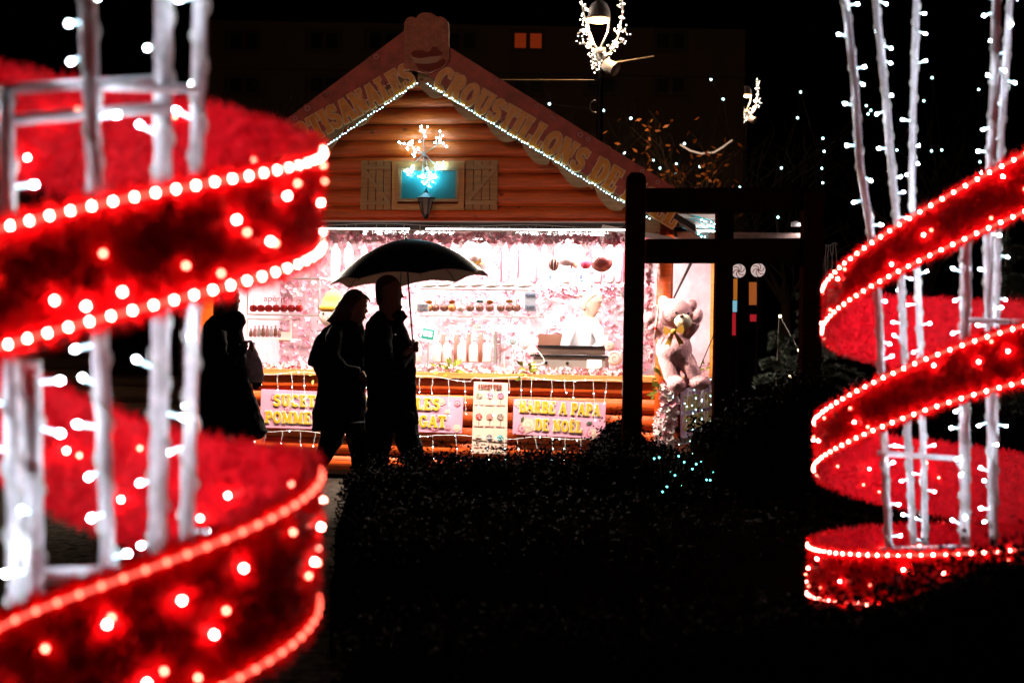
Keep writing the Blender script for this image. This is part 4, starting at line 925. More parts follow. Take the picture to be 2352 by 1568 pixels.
# tray of nougat / meringues on the case
for i in range(7):
    c = Q(985+i*37, 655-2*(i % 2), -.6); b = MB(); b.ell(c, (.075, 0, .01), (0, .06, 0), (0, 0, .026)); o = b.build('nougat_block', mat('nougat', (.85, .78, .70), .6, var=.1, scale=30, bump=.5), smooth=True)
    tag(o, f'{ORD[i]} pale nougat piece from the left on top of the glass display case', 'nougat', 'nougat pieces on the display case')
# written cards
def card(label, u0, v0, u1, v1, o, lines, m=M_white, tilt=0, ink=M_ink, hs=None):
    T = thing('price_card', label, 'sign', Q((u0+u1)/2, v1, o)); b = MB(); P = [Q(u0, v1, o), Q(u1, v1+tilt, o), Q(u1, v0+tilt, o), Q(u0, v0, o)]; b.prism(P, FN, .004); b.build('panel', m, T)
    X = (P[1]-P[0]).normalized(); Y_ = FN.cross(X); Y_ = Y_ if Y_.z > 0 else -Y_; W_ = (P[1]-P[0]).length; H_ = (P[3]-P[0]).length
    for i, tx in enumerate(lines): small_text(tx, 'writing', ink, T, P[0]+X*W_*.5+Y_*H_*(1-(i+.8)/len(lines)*.92)+FN*.006, X, Y_, H_/len(lines)*.55, W_*(.8 if len(tx) > 3 else .4))
    return T
card('small white card reading POMME DE NOEL in the left end of the display case', 958, 697, 985, 717, -.42, ['POMME DE', 'NOEL'])
card('tall white notice in the right end of the display case', 1205, 671, 1232, 715, -.42, ['POMME', '', 'DE NOEL'], M_grayp)
card('left grey price bag hanging under the dark ball', 1240, 619, 1283, 655, -.55, ['3€'], M_grayp); card('right grey price bag hanging under the red ball', 1312, 618, 1352, 657, -.55, ['3€'], M_grayp)
card('little framed dark label under the display case', 1087, 746, 1107, 758, -.3, ['2,50'], M_white)
card('white card on the lower shelf at the left of the hatch', 641, 762, 668, 784, -.4, [' '], M_white)
# payment sign on a pole
T = thing('payment_sign', 'green card payment sign reading CB on a thin metal pole', 'sign', Q(984, 850, .0))
b = MB(); P = [Q(966, 781, .0), Q(1001, 788, .0), Q(1003, 757, .0), Q(970, 751, .0)]; b.prism(P, FN, .006); b.build('panel', M_white, T)
b = MB(); P = [Q(967, 776, .008), Q(995, 780, .008), Q(999, 758, .008), Q(972, 753, .008)]; b.prism(P, FN, .003); b.build('green_field', mat('cb_green', (.005, .20, .19), .4), T)
cc = Q(983, 766.5, .013); X = (Q(995, 780)-Q(967, 776)).normalized(); Y_ = FN.cross(X); Y_ = Y_ if Y_.z > 0 else -Y_
b = MB()
b.prism([cc-X*.022+(X*cos(a)+Y_*sin(a))*.028 for a in [R(t) for t in range(30, 331, 20)]] , FN, .002)
for sg in (1, -1): b.prism([cc+X*.003+Y_*(.001 if sg > 0 else -.025), cc+X*.035+Y_*(.001 if sg > 0 else -.025), cc+X*.044+Y_*sg*.013, cc+X*.035+Y_*(.025 if sg > 0 else -.001), cc+X*.003+Y_*(.025 if sg > 0 else -.001)], FN, .002)
b.build('logo', M_white, T)
b = MB(); b.tube([Q(984, 785, -.004), Q(982, 850, -.004)], .008, 8); b.build('pole', M_grey, T)
# candy floss bottles on the counter
for i, u in enumerate((958, 1004, 1026, 1060, 1087, 1119)):
    c = Q(u, 832, -.18); T = thing('candy_bottle', f'{ORD[i]} pale candy filled bottle from the left behind the flower garland', 'bottle', c, 'candy bottles on the counter')
    b = MB(); b.lathe(c, [(.040, 0), (.044, .01), (.044, .13), (.036, .16), (.016, .185), (.014, .2)], 14); b.build('bottle', mat('bottle_pink', (.80, .62, .62), .25, var=.12, scale=30), T, smooth=True)
    b = MB(); b.lathe(c+UP*.2, [(.017, 0), (.017, .02), (.008, .03), (.004, .045)], 10); b.build('cap', M_white, T, smooth=True)
for i, u in enumerate((1018, 1047, 1076, 1103)):
    b = MB(); c = Q(u, 832, -.3); b.lathe(c, [(.018, 0), (.022, .12), (.02, .26), (.012, .28)], 8); o = b.build('candy_stick_jar', mat('jar_brown', (.30, .16, .13), .4, var=.5, scale=50, stretch=(4, 4, .3)), smooth=True)
    tag(o, f'{ORD[i]} tall brown bundle of candy sticks from the left between the pale bottles', 'candy jar', 'candy stick bundles on the counter')
b = MB(); a, z = fs(1133, 835, -.15); c, z1 = fs(1141, 760, -.15); b.fbox(a, c, z, z1, -.2, -.15); b.fbox(a+.05, c+.03, z, z1-.03, -.22, -.17)
tag(b.build('window_divider', M_grey), 'grey upright divider between the bottles and the lollipops', 'post')
# round lollipops and spoons on the counter
for i, (u, v, r_, m) in enumerate(((1158, 795, .042, M_pinkf), (1178, 783, .032, mat('lolly_teal', (.08, .45, .45), .3)), (1205, 790, .05, M_grayp), (1222, 805, .05, M_white), (1400, 795, .045, M_paleboard), (1412, 822, .07, mat('bag_clear', (.75, .55, .50), .2, var=.2, scale=20)))):
    T = thing('lollipop', f'{["pink", "teal", "grey", "white", "small cream", "large wrapped cream"][i]} round lollipop standing on the counter', 'lollipop', Q(u, 845, -.2), 'lollipops on the counter'); c = Q(u, v, -.2)
    b = MB(); b.lathe(c-FN*.01, [(r_*.7, 0), (r_, .006), (r_, .014), (r_*.7, .02)], 20, ax=FN); b.build('candy', m, T, smooth=True)
    b = MB(); b.tube([c-UP*r_*.9, Q(u, 845, -.2)], .004, 6); b.build('stick', M_white, T)
    b = MB(); b.tube([c+FN*.013+(FD*cos(k*.6)+UP*sin(k*.6))*r_*(.1+k*.05) for k in range(16)], .0028, 4); b.build('swirl', M_blossomr, T)
# griddle and boxes
T = thing('crepe_griddle', 'stainless steel griddle on the counter in front of the seller', 'griddle', Q(1300, 840, -.25))
a, z = fs(1225, 846, -.2); c, z1 = fs(1390, 822, -.2); b = MB(); b.fbox(a, c, z, z1, -.6, -.2); b.build('housing', M_grey, T)
b = MB(); b.fbox(a-.03, c+.03, z1+.003, z1+.02, -.62, -.18); b.build('hot_plate', M_dk, T)
a2, z2 = fs(1232, 797, -.5); c2, _ = fs(1388, 797, -.5); b = MB(); b.fbox(a2, c2, z1+.024, z2, -.62, -.58); b.build('splash_guard', mat('steel_warm', (.28, .20, .17), .35, metal=.6, var=.3, scale=6, stretch=(1, 1, 8)), T)
b = MB(); b.fbox(a2, c2, z2, z2+.02, -.63, -.56); b.build('guard_rim', M_dk, T)
for s_ in (a+.12, a+.32): b = MB(); b.lathe(fw(s_, (z+z1)/2, -.198), [(.014, 0), (.014, .02), (.01, .026)], 12, ax=FN); b.build('knob', M_dk, T)
b = MB(); b.fbox(c-.17, c-.03, z+.01, z1-.015, -.199, -.194); b.build('data_plate', M_white, T)
a, z = fs(1236, 797, -.85); c, z1 = fs(1291, 768, -.85); b = MB(); b.fbox(a, c, z-.1, z1, -1.05, -.85); T = b.build('cardboard_box', mat('cardboard', (.52, .27, .18), .7, var=.1, scale=4)); tag(T, 'brown cardboard box behind the griddle', 'box')
# looped bow wire ornament
b = MB(); b.tube([Q(1222+26*cos(t)*(1+.2*sin(3*t)), 822+20*sin(t)*(1+.25*cos(2*t)), -.1) for t in [i*.25 for i in range(26)]], .005, 5); tag(b.build('ribbon_loop', M_white), 'white looped ribbon standing in front of the griddle', 'ribbon')
# luminous script on the glass
T = thing('script_sign', 'white luminous handwritten word sign behind the counter', 'sign', Q(1165, 765, -.25)); X = FD*cos(R(2))+UP*sin(R(2))
o = small_text('Gourmandises', 'lettering', mat('neon_white', (1, 1, 1), emit=(1, .96, .97), es=3), T, Q(1165, 762, -.25), X, UP, .10, .42, shear=.35, off=.012, th=.004)
# hanging things at the top of the hatch
def hang(label, cat, name, u, v, ru, rv, o, m, top=545, part='ball', grp=None, extra=None):
    T = thing(name, label, cat, Q(u, v+rv, o), grp); c = Q(u, v, o); b = MB(); b.ell(c, FD*ru*PX, FN*ru*PX*.9, UP*rv*PX, 18, 12); b.build(part, m, T, smooth=True)
    b = MB(); b.tube([c+UP*rv*PX*.95, Q(u, top, o)], .002, 4); b.build('cord', M_wired, T); return T, c
M_bal = mat('balloon_brown', (.34, .10, .09), .25)
hang('big brown pink balloon hanging at the right of the hatch', 'balloon', 'balloon', 1382, 604, 25, 21, -.3, M_bal, part='balloon')
hang('red ball half behind the big balloon', 'ball', 'ball', 1345, 604, 13, 14, -.45, mat('ball_red', (.65, .06, .10), .3))
T, c = hang('dark brown striped ball hanging above the left grey bag', 'ball', 'ball', 1272, 606, 12, 16, -.3, M_choc)
b = MB()
for k in range(5): b.tube([c+(FD*sin(t)*cos(k*.6+.3)+FN*sin(t)*sin(k*.6+.3)+UP*cos(t)*1.35)*.05 for t in [i*.3 for i in range(11)]], .0022, 4)
b.build('stripes', M_paleboard, T)
hang('large pale round candy floss ball hanging left of the price bags', 'candy floss', 'candy_floss', 1095, 585, 38, 40, -.5, mat('floss_white', (.85, .72, .72), .8)); hang('pale round candy floss ball hanging over the right price bag', 'candy floss', 'candy_floss', 1302, 580, 30, 32, -.6, mat('floss_white', 0))
hang('orange candied fruit ball hanging beside the red ball', 'ball', 'ball', 1322, 598, 10, 18, -.6, mat('fruit_orange', (.75, .36, .22), .4, var=.3, scale=30))
ks = 0
for u in (770, 800, 835, 1010, 1040, 1160, 1180, 1205, 1225, 1250, 1300, 1330, 1372, 1400, 1420):
    c = Q(u, 600, -.9); b = MB(); r_ = rr.uniform(.03, .05); b.lathe(Q(u, 652, -.9), [(r_*.5, 0), (r_, .03), (r_, .34), (r_*.5, .37), (.01, .42)], 12); T = b.build('candy_floss_bag', [M_pinkf, mat('floss_white', 0), M_pinkt][ks % 3], smooth=True)
    tag(T, f'pale sleeve of candy floss hanging at the back, {ORD[ks] if ks < 12 else ["thirteenth", "fourteenth", "fifteenth"][ks-12]} from the left', 'candy floss', 'hanging candy floss sleeves'); ks += 1
for i, (u, v0, v1) in enumerate(((792, 600, 626), (1151, 570, 648), (1276, 628, 656), (1312, 560, 640), (1380, 632, 655), (1452-20, 580, 650), (1190, 575, 640))):
    b = MB(); b.tube([Q(u, v1, -.6), Q(u+1, v0, -.6)], .007, 8); tag(b.build('candy_cane_stick', [mat('red_stick', (.60, .03, .05), .3), M_wired][1 if i in (2, 4) else 0]), f'{ORD[i]} thin upright hanging candy stick counted from the left', 'candy stick', 'hanging candy sticks')
b = MB(); rr2 = random.Random(9); leaves(b, Q(1092, 605, -.3), 22, .05, rr2, 0, 1.2, .4); tag(b.build('leaf_spray', mat('yellow_leaf', (.70, .38, .03), .5)), 'small spray of yellow leaves hanging in the hatch', 'leaf spray')
# red candy apples, shelf and the dark candies at the left
T, bb = shelfbox('display_shelf', 'white shelf unit with red candy apples at the left of the hatch', 566, 637, 735, 720, -.35, .3)
for i in range(7):
    u = 582+i*17.5; c = Q(u, 708, -.42); T = thing('candy_apple', f'{ORD[i]} shiny red candy apple from the left on the white shelf', 'candy apple', Q(u, 717, -.42), 'red candy apples on the shelf')
    b = MB(); b.lathe(c, [(.02, -.035), (.036, -.02), (.040, .002), (.032, .026), (.016, .034), (.004, .028)], 14); b.build('apple', M_toffee, T, smooth=True); b = MB(); b.tube([c+UP*.03, c+UP*.09], .003, 5); b.build('stick', M_pine, T)
T, bb = shelfbox('display_shelf', 'lower white shelf of dark wrapped candies at the left of the hatch', 566, 732, 670, 776, -.35, .3)
for i in range(8):
    u = 576+i*9.4; c = Q(u, 774, -.4); h_ = rr.uniform(.08, .13); b = MB(); b.lathe(c, [(.014, 0), (.02, .02), (.017, h_*.7), (.006, h_*.8), (.012, h_)], 8); tag(b.build('wrapped_candy', [M_choc, mat('plum_wrap', (.30, .13, .14), .3), mat('grey_wrap', (.30, .25, .27), .3)][i % 3], smooth=True), f'{ORD[i]} dark wrapped candy figure from the left on the lower white shelf', 'candy', 'wrapped candies on the lower shelf')
small_text('apéritifs', 'sign_lettering', M_blossomr, None, Q(640, 692, -.33), FD, UP, .06, .30)
tag(bpy.data.objects['sign_lettering'], 'pink word above the red candy apples', 'sign')
# snowman figure with a yellow hat
T = thing('snowman_figure', 'white snowman figure with a yellow knitted hat behind the woman', 'figurine', Q(765, 846, -.3)); px = PX
b = MB(); c = Q(763, 726, -.3); b.ell(c, FD*31*px, FN*28*px, UP*27*px, 20, 12); b.ell(Q(763, 792, -.3), FD*40*px, FN*32*px, UP*44*px, 20, 12); b.build('body', M_white, T, smooth=True)
b = MB(); b.lathe(Q(766, 712, -.3), [(.133, 0), (.137, .02), (.126, .045), (.115, .05), (.10, .11), (.06, .17), (.02, .2)], 20); b.build('hat', mat('hat_yellow', (.80, .52, .05), .7, var=.15, scale=30), T, smooth=True)
for u, v in ((750, 721), (781, 722)): b = MB(); b.ball(Q(u, v, -.3)+FN*.112, .011, 10, 6); b.build('eye', M_black, T, smooth=True)
b = MB(); b.ell(Q(765, 730, -.3)+FN*.12, FD*.022, FN*.03, UP*.024); b.build('nose', mat('nose_orange', (.75, .30, .22), .6), T, smooth=True)
b = MB(); b.tube([Q(755+k*4, 741+3*sin(k*pi/5), -.3)+FN*.115 for k in range(6)], .003, 5); b.build('mouth', M_choc, T)
# ================================================================== SELLER
YV = Q(1345, 740, -.95).y; Sv = thing('person', 'seller in a white jacket bending over the griddle inside the hatch', 'person', V((at(1340, 784, YV).x, YV, .1)))
b = MB()
rings(b, YV, [(742, 1335, 1366, .9, 0), (728, 1338, 1366, .7, 0), (718, 1340, 1372, .7, 0), (705, 1341, 1377, .75, 0), (692, 1341, 1382, .8, 0), (682, 1342, 1383, .8, 0), (673, 1346, 1381, .8, 0), (667, 1354, 1374, .6, 0)])
face_right(b, YV, (1384, 704), (1381, 691), (1378, 715), (1371, 722), (1350, 702))
b.tube([at(1345, 745, YV), at(1335, 800, YV), at(1335, 880, YV), at(1335, 1000, YV)], [.05, .07, .08, .07], 12)
b.tube([at(1300, 800, YV-.2), at(1285, 815, YV-.28)], [.028, .024], 8); hand(b, YV-.28, (1285, 815), (1276, 821), [[(1276, 815, -.02), (1270, 812, -.03), (1266, 813, -.03)]]+[[(1272, 819+q*3, 0), (1264, 820+q*3.4, -.01), (1258, 824+q*3, -.01)] for q in range(4)], .0085)
for dy in (-.08, .08): b.tube([at(1335, 1000, YV+dy), at(1335, 1060, YV+dy)], [.07, .05], 10)
o = b.build('body', M_skin, Sv); remesh(o, .0075, 2)
b = MB(); rings(b, YV, [(712, 1336, 1350, 1.3, 0), (700, 1335, 1356, 1.3, 0), (688, 1336, 1366, 1.15, 0), (678, 1339, 1378, 1.0, 0), (669, 1345, 1380, .95, 0), (663, 1354, 1374, .7, 0)]); b.ell(at(1336, 676, YV), (.03, 0, 0), (0, .035, 0), (0, 0, .03)); o = b.build('hair', mat('fair_hair', (.60, .42, .32), .6, var=.4, scale=50), Sv); remesh(o, .009, 2)
b = MB(); rings(b, YV, [(1000, 1300, 1372, .6, 0), (900, 1298, 1374, .6, 0), (830, 1294, 1380, .55, 0), (790, 1292, 1384, .5, 0), (765, 1296, 1384, .48, 0), (748, 1302, 1380, .48, 0), (735, 1318, 1372, .45, 0), (727, 1330, 1366, .4, 0)])
b.tube([at(1312, 752, YV-.12), at(1300, 785, YV-.2), at(1296, 803, YV-.22)], [.062, .052, .045], 10); b.tube([at(1372, 755, YV-.1), at(1380, 790, YV-.2), at(1352, 815, YV-.3)], [.06, .05, .04], 10)
o = b.build('jacket', mat('white_cloth', (.82, .80, .80), .8), Sv); remesh(o, .011, 2)
# ================================================================== TOY BEAR
T = thing('teddy_bear', 'large pink plush bear with an orange bow sitting at the chalet corner', 'toy bear', Q(1555, 895, .3)); BO = .3
M_fur = mat('plush_pink', (.84, .42, .46), .95, var=.25, scale=60, bump=.8)
def E(mb, u, v, ru, rv, dpt=None, ang=0, do=0.):
    c = Q(u, v, BO+do); a = R(ang); X = FD*cos(a)+UP*sin(a); Z = UP*cos(a)-FD*sin(a); mb.ell(c, X*ru*PX, FN*(dpt or ru)*PX, Z*rv*PX, 18, 12)
b = MB(); E(b, 1550, 721, 38, 34, 33); E(b, 1548, 803, 40, 42, 34); E(b, 1547, 775, 33, 28, 28)
E(b, 1525, 694, 14, 15, 8, 15); E(b, 1590, 700, 12, 13, 8, -10)
b.tube([Q(1524, 768, BO), Q(1510, 757, BO+.03), Q(1496, 745, BO+.05)], [.07, .06, .055], 12); E(b, 1492, 733, 13, 16, 13, 0, .05)
b.tube([Q(1572, 768, BO), Q(1588, 754, BO+.03), Q(1598, 740, BO+.04)], [.065, .055, .05], 12); E(b, 1603, 727, 11, 18, 12, -15, .04)
b.tube([Q(1534, 825, BO+.02), Q(1540, 850, BO+.05), Q(1546, 872, BO+.06)], [.088, .078, .075], 12); E(b, 1555, 882, 22, 19, 26, -8, .08)
b.tube([Q(1574, 825, BO+.02), Q(1586, 846, BO+.05), Q(1596, 864, BO+.06)], [.088, .075, .07], 12); E(b, 1608, 878, 24, 18, 24, 8, .07)
o = b.build('body', M_fur, T); remesh(o, .012, 3)
b = MB(); E(b, 1569, 738, 19, 16, 12, 0, .12); b.build('muzzle', mat('plush_cream', (.80, .68, .52), .95, bump=.5, scale=60), T, smooth=True)
b = MB(); E(b, 1566, 726, 5, 3.8, 4, 0, .17); b.build('nose', mat('nose_brown', (.12, .05, .05), .5), T, smooth=True)
for u, v, d_ in ((1553, 718, .13), (1581, 720, .10)): b = MB(); E(b, u, v, 2.6, 3, 2.5, 0, d_); b.build('eye', M_black, T, smooth=True)
b = MB(); b.tube([Q(1560+k*3.8, 741+5*sin(k*pi/5), BO+.172) for k in range(6)], .003, 5); b.build('mouth', M_choc, T)
M_bow = mat('bow_orange', (.95, .50, .06), .6)
b = MB()
for pts in ([(1545, 760), (1526, 748), (1524, 760), (1528, 772)], [(1549, 760), (1568, 744), (1572, 756), (1568, 768)]): b.prism([Q(u, v, BO+.17) for u, v in pts], FN, .02)
for pts in ([(1542, 762), (1549, 765), (1540, 796), (1533, 790), (1526, 792)], [(1547, 763), (1552, 762), (1572, 788), (1563, 790), (1562, 797)]): b.prism([Q(u, v, BO+.155) for u, v in pts], FN, .012)
E(b, 1547, 761, 6, 6, 5, 0, .18); b.build('bow', M_bow, T)
T = thing('candy_cane', 'pale candy cane held in the left paw of the pink bear', 'candy cane', Q(1504, 778, .4)); b = MB(); b.tube([Q(1504, 780, .4), Q(1508, 740, .41), Q(1512, 712, .41), Q(1509, 702, .41), Q(1502, 701, .41), Q(1500, 708, .41)], .010, 8); b.build('cane', mat('cane_pale', (.72, .50, .48), .4), T, smooth=True)
b = MB(); b.tube([Q(1506, 757, .413), Q(1507, 751, .413)], .0115, 8); b.build('stripe', M_toffee, T)
# ================================================================== STREET LAMPS WITH CRYSTAL WREATHS
YS = 20.0; K = YS/FP
def streetlamp():
    c = at(1378, 60, YS); T = thing('street_lamp', 'street lamp with ribbed hood in a wreath of tiny lights, above the right roof', 'street lamp', V((c.x+.02, YS, 0)), 'street lamps with light wreaths')
    b = MB(); b.lathe(at(1376, 44, YS), [(26*K, 0), (26.5*K, 6*K), (24*K, 22*K), (18*K, 34*K), (8*K, 42*K), (.01, 43*K)], 36); b.build('hood', mat('hood_grey', (.42, .40, .40), .5, var=.15, scale=4, stretch=(30, 30, 1)), T)
    b = MB(); b.lathe(at(1376, 45.5, YS), [(22*K, -5*K), (24*K, 0)], 24); l = b.build('diffuser', mat('sodium_glass', (1, .8, .5), emit=(1, .55, .22), es=10), T)
    pl_ = bpy.data.lights.new('lamp_light', 'POINT'); pl_.energy = 150; pl_.color = (1, .62, .36); pl_.shadow_soft_size = .12; q = bpy.data.objects.new('lamp_light', pl_); COL.objects.link(q); q.parent = l; q.location = at(1376, 62, YS)-wloc(l)
    b = MB(); b.tube([at(1400, 44, YS), at(1396, 75, YS), at(1378, 112, YS), at(1370, 122, YS)], .014, 7); b.build('bracket', M_grey, T)
    b = MB(); b.tube([at(1347, 40, YS), at(1352, 75, YS), at(1368, 108, YS), at(1376, 118, YS)], .018, 7); b.build('bracket', M_grey, T)
    b = MB(); b.tube([at(1378, 112, YS), at(1380, 140, YS)], [.09, .07], 14); b.build('collar', M_grey, T, smooth=True)
    p = at(1380, 145, YS); b = MB(); b.tube([p, V((p.x, YS, 0))], .045, 10); b.build('pole', M_dk, T)
    b = MB(); a, d = at(1388, 147, YS), at(1416, 166, YS)
    b.lathe(a, [(.05, 0), (.09, .02), (.095, (d-a).length*.95), (.1, (d-a).length)], 20, ax=(d-a)+V((0, -.12, 0)), close=False); b.lathe(a, [(.09, .02), (.05, 0)], 20, ax=(d-a)); b.build('spotlight', mat('spot_white', (.75, .68, .62), .4), T, smooth=True)
    b = MB(); c2 = at(1366, 245, YS); b.tube([c2+V((.065*cos(t), .02*sin(t), .09*sin(t))) for t in [i*pi/10 for i in range(21)]], .008, 6); b.build('loudspeaker_ring', M_grey, T)
    rr = random.Random(77); 
    arms = [[(1334, -30), (1338, 20), (1350, 70), (1358, 110), (1378, 150)], [(1350, 68), (1338, 70), (1326, 78)], [(1360, 104), (1346, 100), (1330, 102)], [(1370, 120), (1360, 130), (1362, 150), (1370, 160)],
            [(1428, -30), (1430, 30), (1424, 70), (1412, 110), (1386, 134)], [(1424, 68), (1436, 70), (1438, 76)], [(1414, 104), (1428, 96), (1434, 90)], [(1405, 112), (1400, 105), (1397, 102)]]
    for A in arms:
        P = [at(u, v, YS-.05) for u, v in A]; b = MB(); b.tube(P, .012, 6); br = b.build('wreath_branch', M_wire, T); pts = []
        n = int(sum((P[i+1]-P[i]).length for i in range(len(P)-1))/.016)
        for i in range(n):
            f = rr.random()*(len(P)-1); j = int(f); p = P[j].lerp(P[j+1], f-j)+V((rr.gauss(0, .035), rr.gauss(0, .04), rr.gauss(0, .03))); pts.append(p)
        bulbs(br, pts, .0085, M_warmled if A[-1][1] > 95 else M_far2, most=60, name='crystal')
    return T
M_far2 = mat('led_wreath', (1, .95, .9), emit=(.95, .93, .88), es=8, noMIS=True)
L1 = streetlamp()
def place_copy(T, target, label, s=1.):
    c = copy_tree(T); c.location = V(target); c['label'] = label; return c
f = at(1718, 222, 40); hz = at(1376, 50, YS).z
L2 = place_copy(L1, (f.x-.02, 40, f.z-hz), 'distant street lamp with a light wreath, far right beyond the side flap')
for q in [o for o in bpy.data.objects if o.parent == L2 and o.name.startswith('pole')]:
    q.location.z -= L2.location.z; q.scale.z = (at(1380, 145, YS).z+L2.location.z)/at(1380, 145, YS).z
# wires across the square
T = thing('overhead_wire', 'thin cable strung to the left from the lamp pole above the roof', 'cable', at(1365, 184, YS)); b = MB(); b.tube([at(1000, 181, YS), at(1180, 184, YS), at(1365, 184, YS)], .008, 5); b.build('wire', mat('wire_lit', (.5, .4, .25), .5), T)
T = thing('overhead_wire', 'lit rope running up to the right from the lamp collar', 'cable', at(1385, 146, YS)); b = MB(); b.tube([at(1385, 148, YS), at(1440, 140, YS), at(1502, 130, YS)], .012, 5); b.build('wire', mat('wire_lit', 0), T)
T = thing('light_rope', 'sagging rope of lights hanging between the orange-leaved tree and the far lamp', 'string lights', at(1600, 352, 24)); P = [at(1562, 332, 24), at(1585, 346, 24), at(1610, 353, 24), at(1640, 350, 24), at(1660, 338, 24), at(1682, 322, 24)]; b = MB(); b.tube(P, .016, 5); b.build('wire', mat('wire_glow', (.6, .5, .4), .5, emit=(1, .7, .5), es=.5), T)
# ================================================================== BARE TREES, FIRS
def branchtree(label, u, vtop, Y, seed, spread=1., name='bare_tree', n_l=0, lights=0, lm=None, leafm=None, group='bare trees behind the chalet', vbot=None):
    rr = random.Random(seed); base = V((at(u, 784, Y).x, Y, 0)); Ht = at(u, vtop, Y).z; T = thing(name, label, 'tree', base, group)
    tb = MB(); cb = MB(); tips = []
    tb.tube([base, base+UP*Ht*.25+V((.05, 0, 0)), base+UP*Ht*.4], [.12, .10, .08], 8)
    def grow(p, d, L, r, k):
        q = p + d*L; m = (p+q)/2 + V((rr.uniform(-1, 1), rr.uniform(-1, 1), rr.uniform(-.5, .5)))*L*.08; cb.tube([p, m, q], [r, r*.8, r*.6], 5 if k < 2 else 4)
        tips.append(q)
        if k >= 5: return
        for i in range(3 if k < 3 else 2):
            nd = (d + V((rr.uniform(-1, 1)*spread, rr.uniform(-1, 1)*spread, rr.uniform(-.2, .7)))*.75).normalized(); grow(q if i else m, nd, L*rr.uniform(.6, .85), r*.58, k+1)
    for i in range(4): grow(base+UP*Ht*rr.uniform(.3, .4), V((rr.uniform(-1, 1)*.6*spread, rr.uniform(-.6, .6), 1)).normalized(), Ht*.2, .05, 0)
    tb.build('trunk', M_bark, T, smooth=True); cb.build('crown', M_bark, T)
    if leafm:
        b = MB()
        for i in range(n_l): p = rr.choice(tips)+V((rr.gauss(0, .12), rr.gauss(0, .12), rr.gauss(0, .1))); d = V((rr.uniform(-1, 1), rr.uniform(-1, 1), rr.uniform(-1, 1))).normalized()*.055; e = d.orthogonal()*.45; b.add([p-d, p+e, p+d, p-e], [(0, 1, 2, 3)])
        b.build('foliage', leafm, T)
    return T, tips
branchtree('bare tree in front of the dim building, left of the ridge sign', 690, 130, 24, 1); branchtree('bare tree in front of the dim building, far left of the roof', 590, 150, 26, 2)
branchtree('bare tree rising behind the right slope of the roof', 1290, 200, 25, 3, 1.2)
To, tips = branchtree('tree with sparse orange lit leaves behind the right roof edge', 1560, 290, 22, 4, 1.2, 'lit_tree', 420, leafm=mat('orange_leaf', (.45, .14, .02), .6, var=.5, scale=3), group=None)
pl_ = bpy.data.lights.new('lamp_light', 'SPOT'); pl_.energy = 260; pl_.color = (1, .5, .2); pl_.spot_size = R(50); q = bpy.data.objects.new('uplight_lamp', pl_); COL.objects.link(q); q.parent = To; q.location = V((.2, -2.2, .3)); q.rotation_euler = (V((0, 2.2, 4.2))).to_track_quat('-Z', 'Y').to_euler()
def farlights(label, uvs, Y, r, base_u, m=None):
    """fairy lights in a dark bare tree"""
    Tt, tp = branchtree(label, base_u, 200, Y, int(base_u), 1.4, 'lit_bare_tree', group='dark trees carrying cold white fairy lights')
    b = MB(); P = [at(u, v, Y-.6) for u, v in sorted(uvs)]; b.tube(P, .004, 4); w_ = b.build('light_string', M_wired, Tt); bulbs(w_, P, r, m or M_far)
farlights('dark tree with cold white fairy lights just right of the roof slope', [(1168, 208), (1262, 239), (1042, 131), (1386, 254), (1434, 351), (1449, 272), (1500, 368), (1516, 386), (1553, 377), (1608, 383), (1553, 400), (1572, 330)], 26, .024, 1480)
farlights('dark tree with cold white fairy lights above the pergola', [(1633, 183), (1661, 228), (1839, 212), (1795, 386), (1832, 271), (1787, 499), (1750, 454), (1700, 430), (1888, 387), (1890, 420)], 27, .022, 1800)
farlights('dark tree with cold white fairy lights between the wound poles', [(2141, 179), (2140, 347), (2163, 345), (1990, 243), (2000, 254), (2248, 206), (2251, 372), (2060, 345), (1994, 262), (2122, 232), (1890, 318), (1893, 348)], 28, .024, 2130)
def fir(label, u, vtop, Y, vbase_r, seed, tiers=13):
    rr = random.Random(seed); base = V((at(u, 784, Y).x, Y, 0)); Ht = at(u, vtop, Y).z; Rb = vbase_r/FP*Y; T = thing('fir_tree', label, 'tree', base, 'fir trees on the right')
    b = MB(); b.tube([base, base+UP*Ht], [.06, .008], 8); b.build('trunk', M_bark, T)
    b = MB()
    for k in range(tiers):
        z = Ht*(.08+.9*k/tiers); rad = Rb*(1-(z/Ht)**1.1)+.05
        for q in range(9):
            a = rr.uniform(0, 2*pi); L = rad*rr.uniform(.75, 1.1); d = V((cos(a), sin(a), 0)); z0 = z+rr.uniform(-.06, .06)
            pts = [base+UP*(z0)+d*L*t+UP*(.10*L*t-.32*L*t*t) for t in (0, .25, .5, .75, 1)]; b.tube(pts, [.006, .005, .004, .003, .001], 4)
            sd = V((-sin(a), cos(a), 0))
            for t in range(3, 20):
                f = t/20; j = min(3, int(f*4)); p = pts[j].lerp(pts[j+1], f*4-j)
                for s_ in (-1, 1):
                    tw = (sd*s_ + d*.8).normalized()*L*.33*(1.1-f) + UP*rr.uniform(-.02, .02)
                    for n_ in range(4):
                        pp = p+tw*(n_/4); 
                        for r3 in range(3):
                            nd = (tw.normalized()*.6+V((rr.uniform(-1, 1), rr.uniform(-1, 1), rr.uniform(-.3, 1)))).normalized()*.034; e = nd.cross(UP); e = e.normalized()*.0022 if e.length > 1e-5 else V((.002, 0, 0)); b.add([pp-e, pp+e, pp+nd], [(0, 1, 2)])
    b.build('crown', M_fir, T); return T
F1 = fir('dark green fir tree behind the right pergola post', 1880, 560, 9.6, 200, 5)
F2 = fir('small fir tree with warm bulbs at the left edge of the shrub mound', 1790, 730, 11.0, 130, 6, 9)
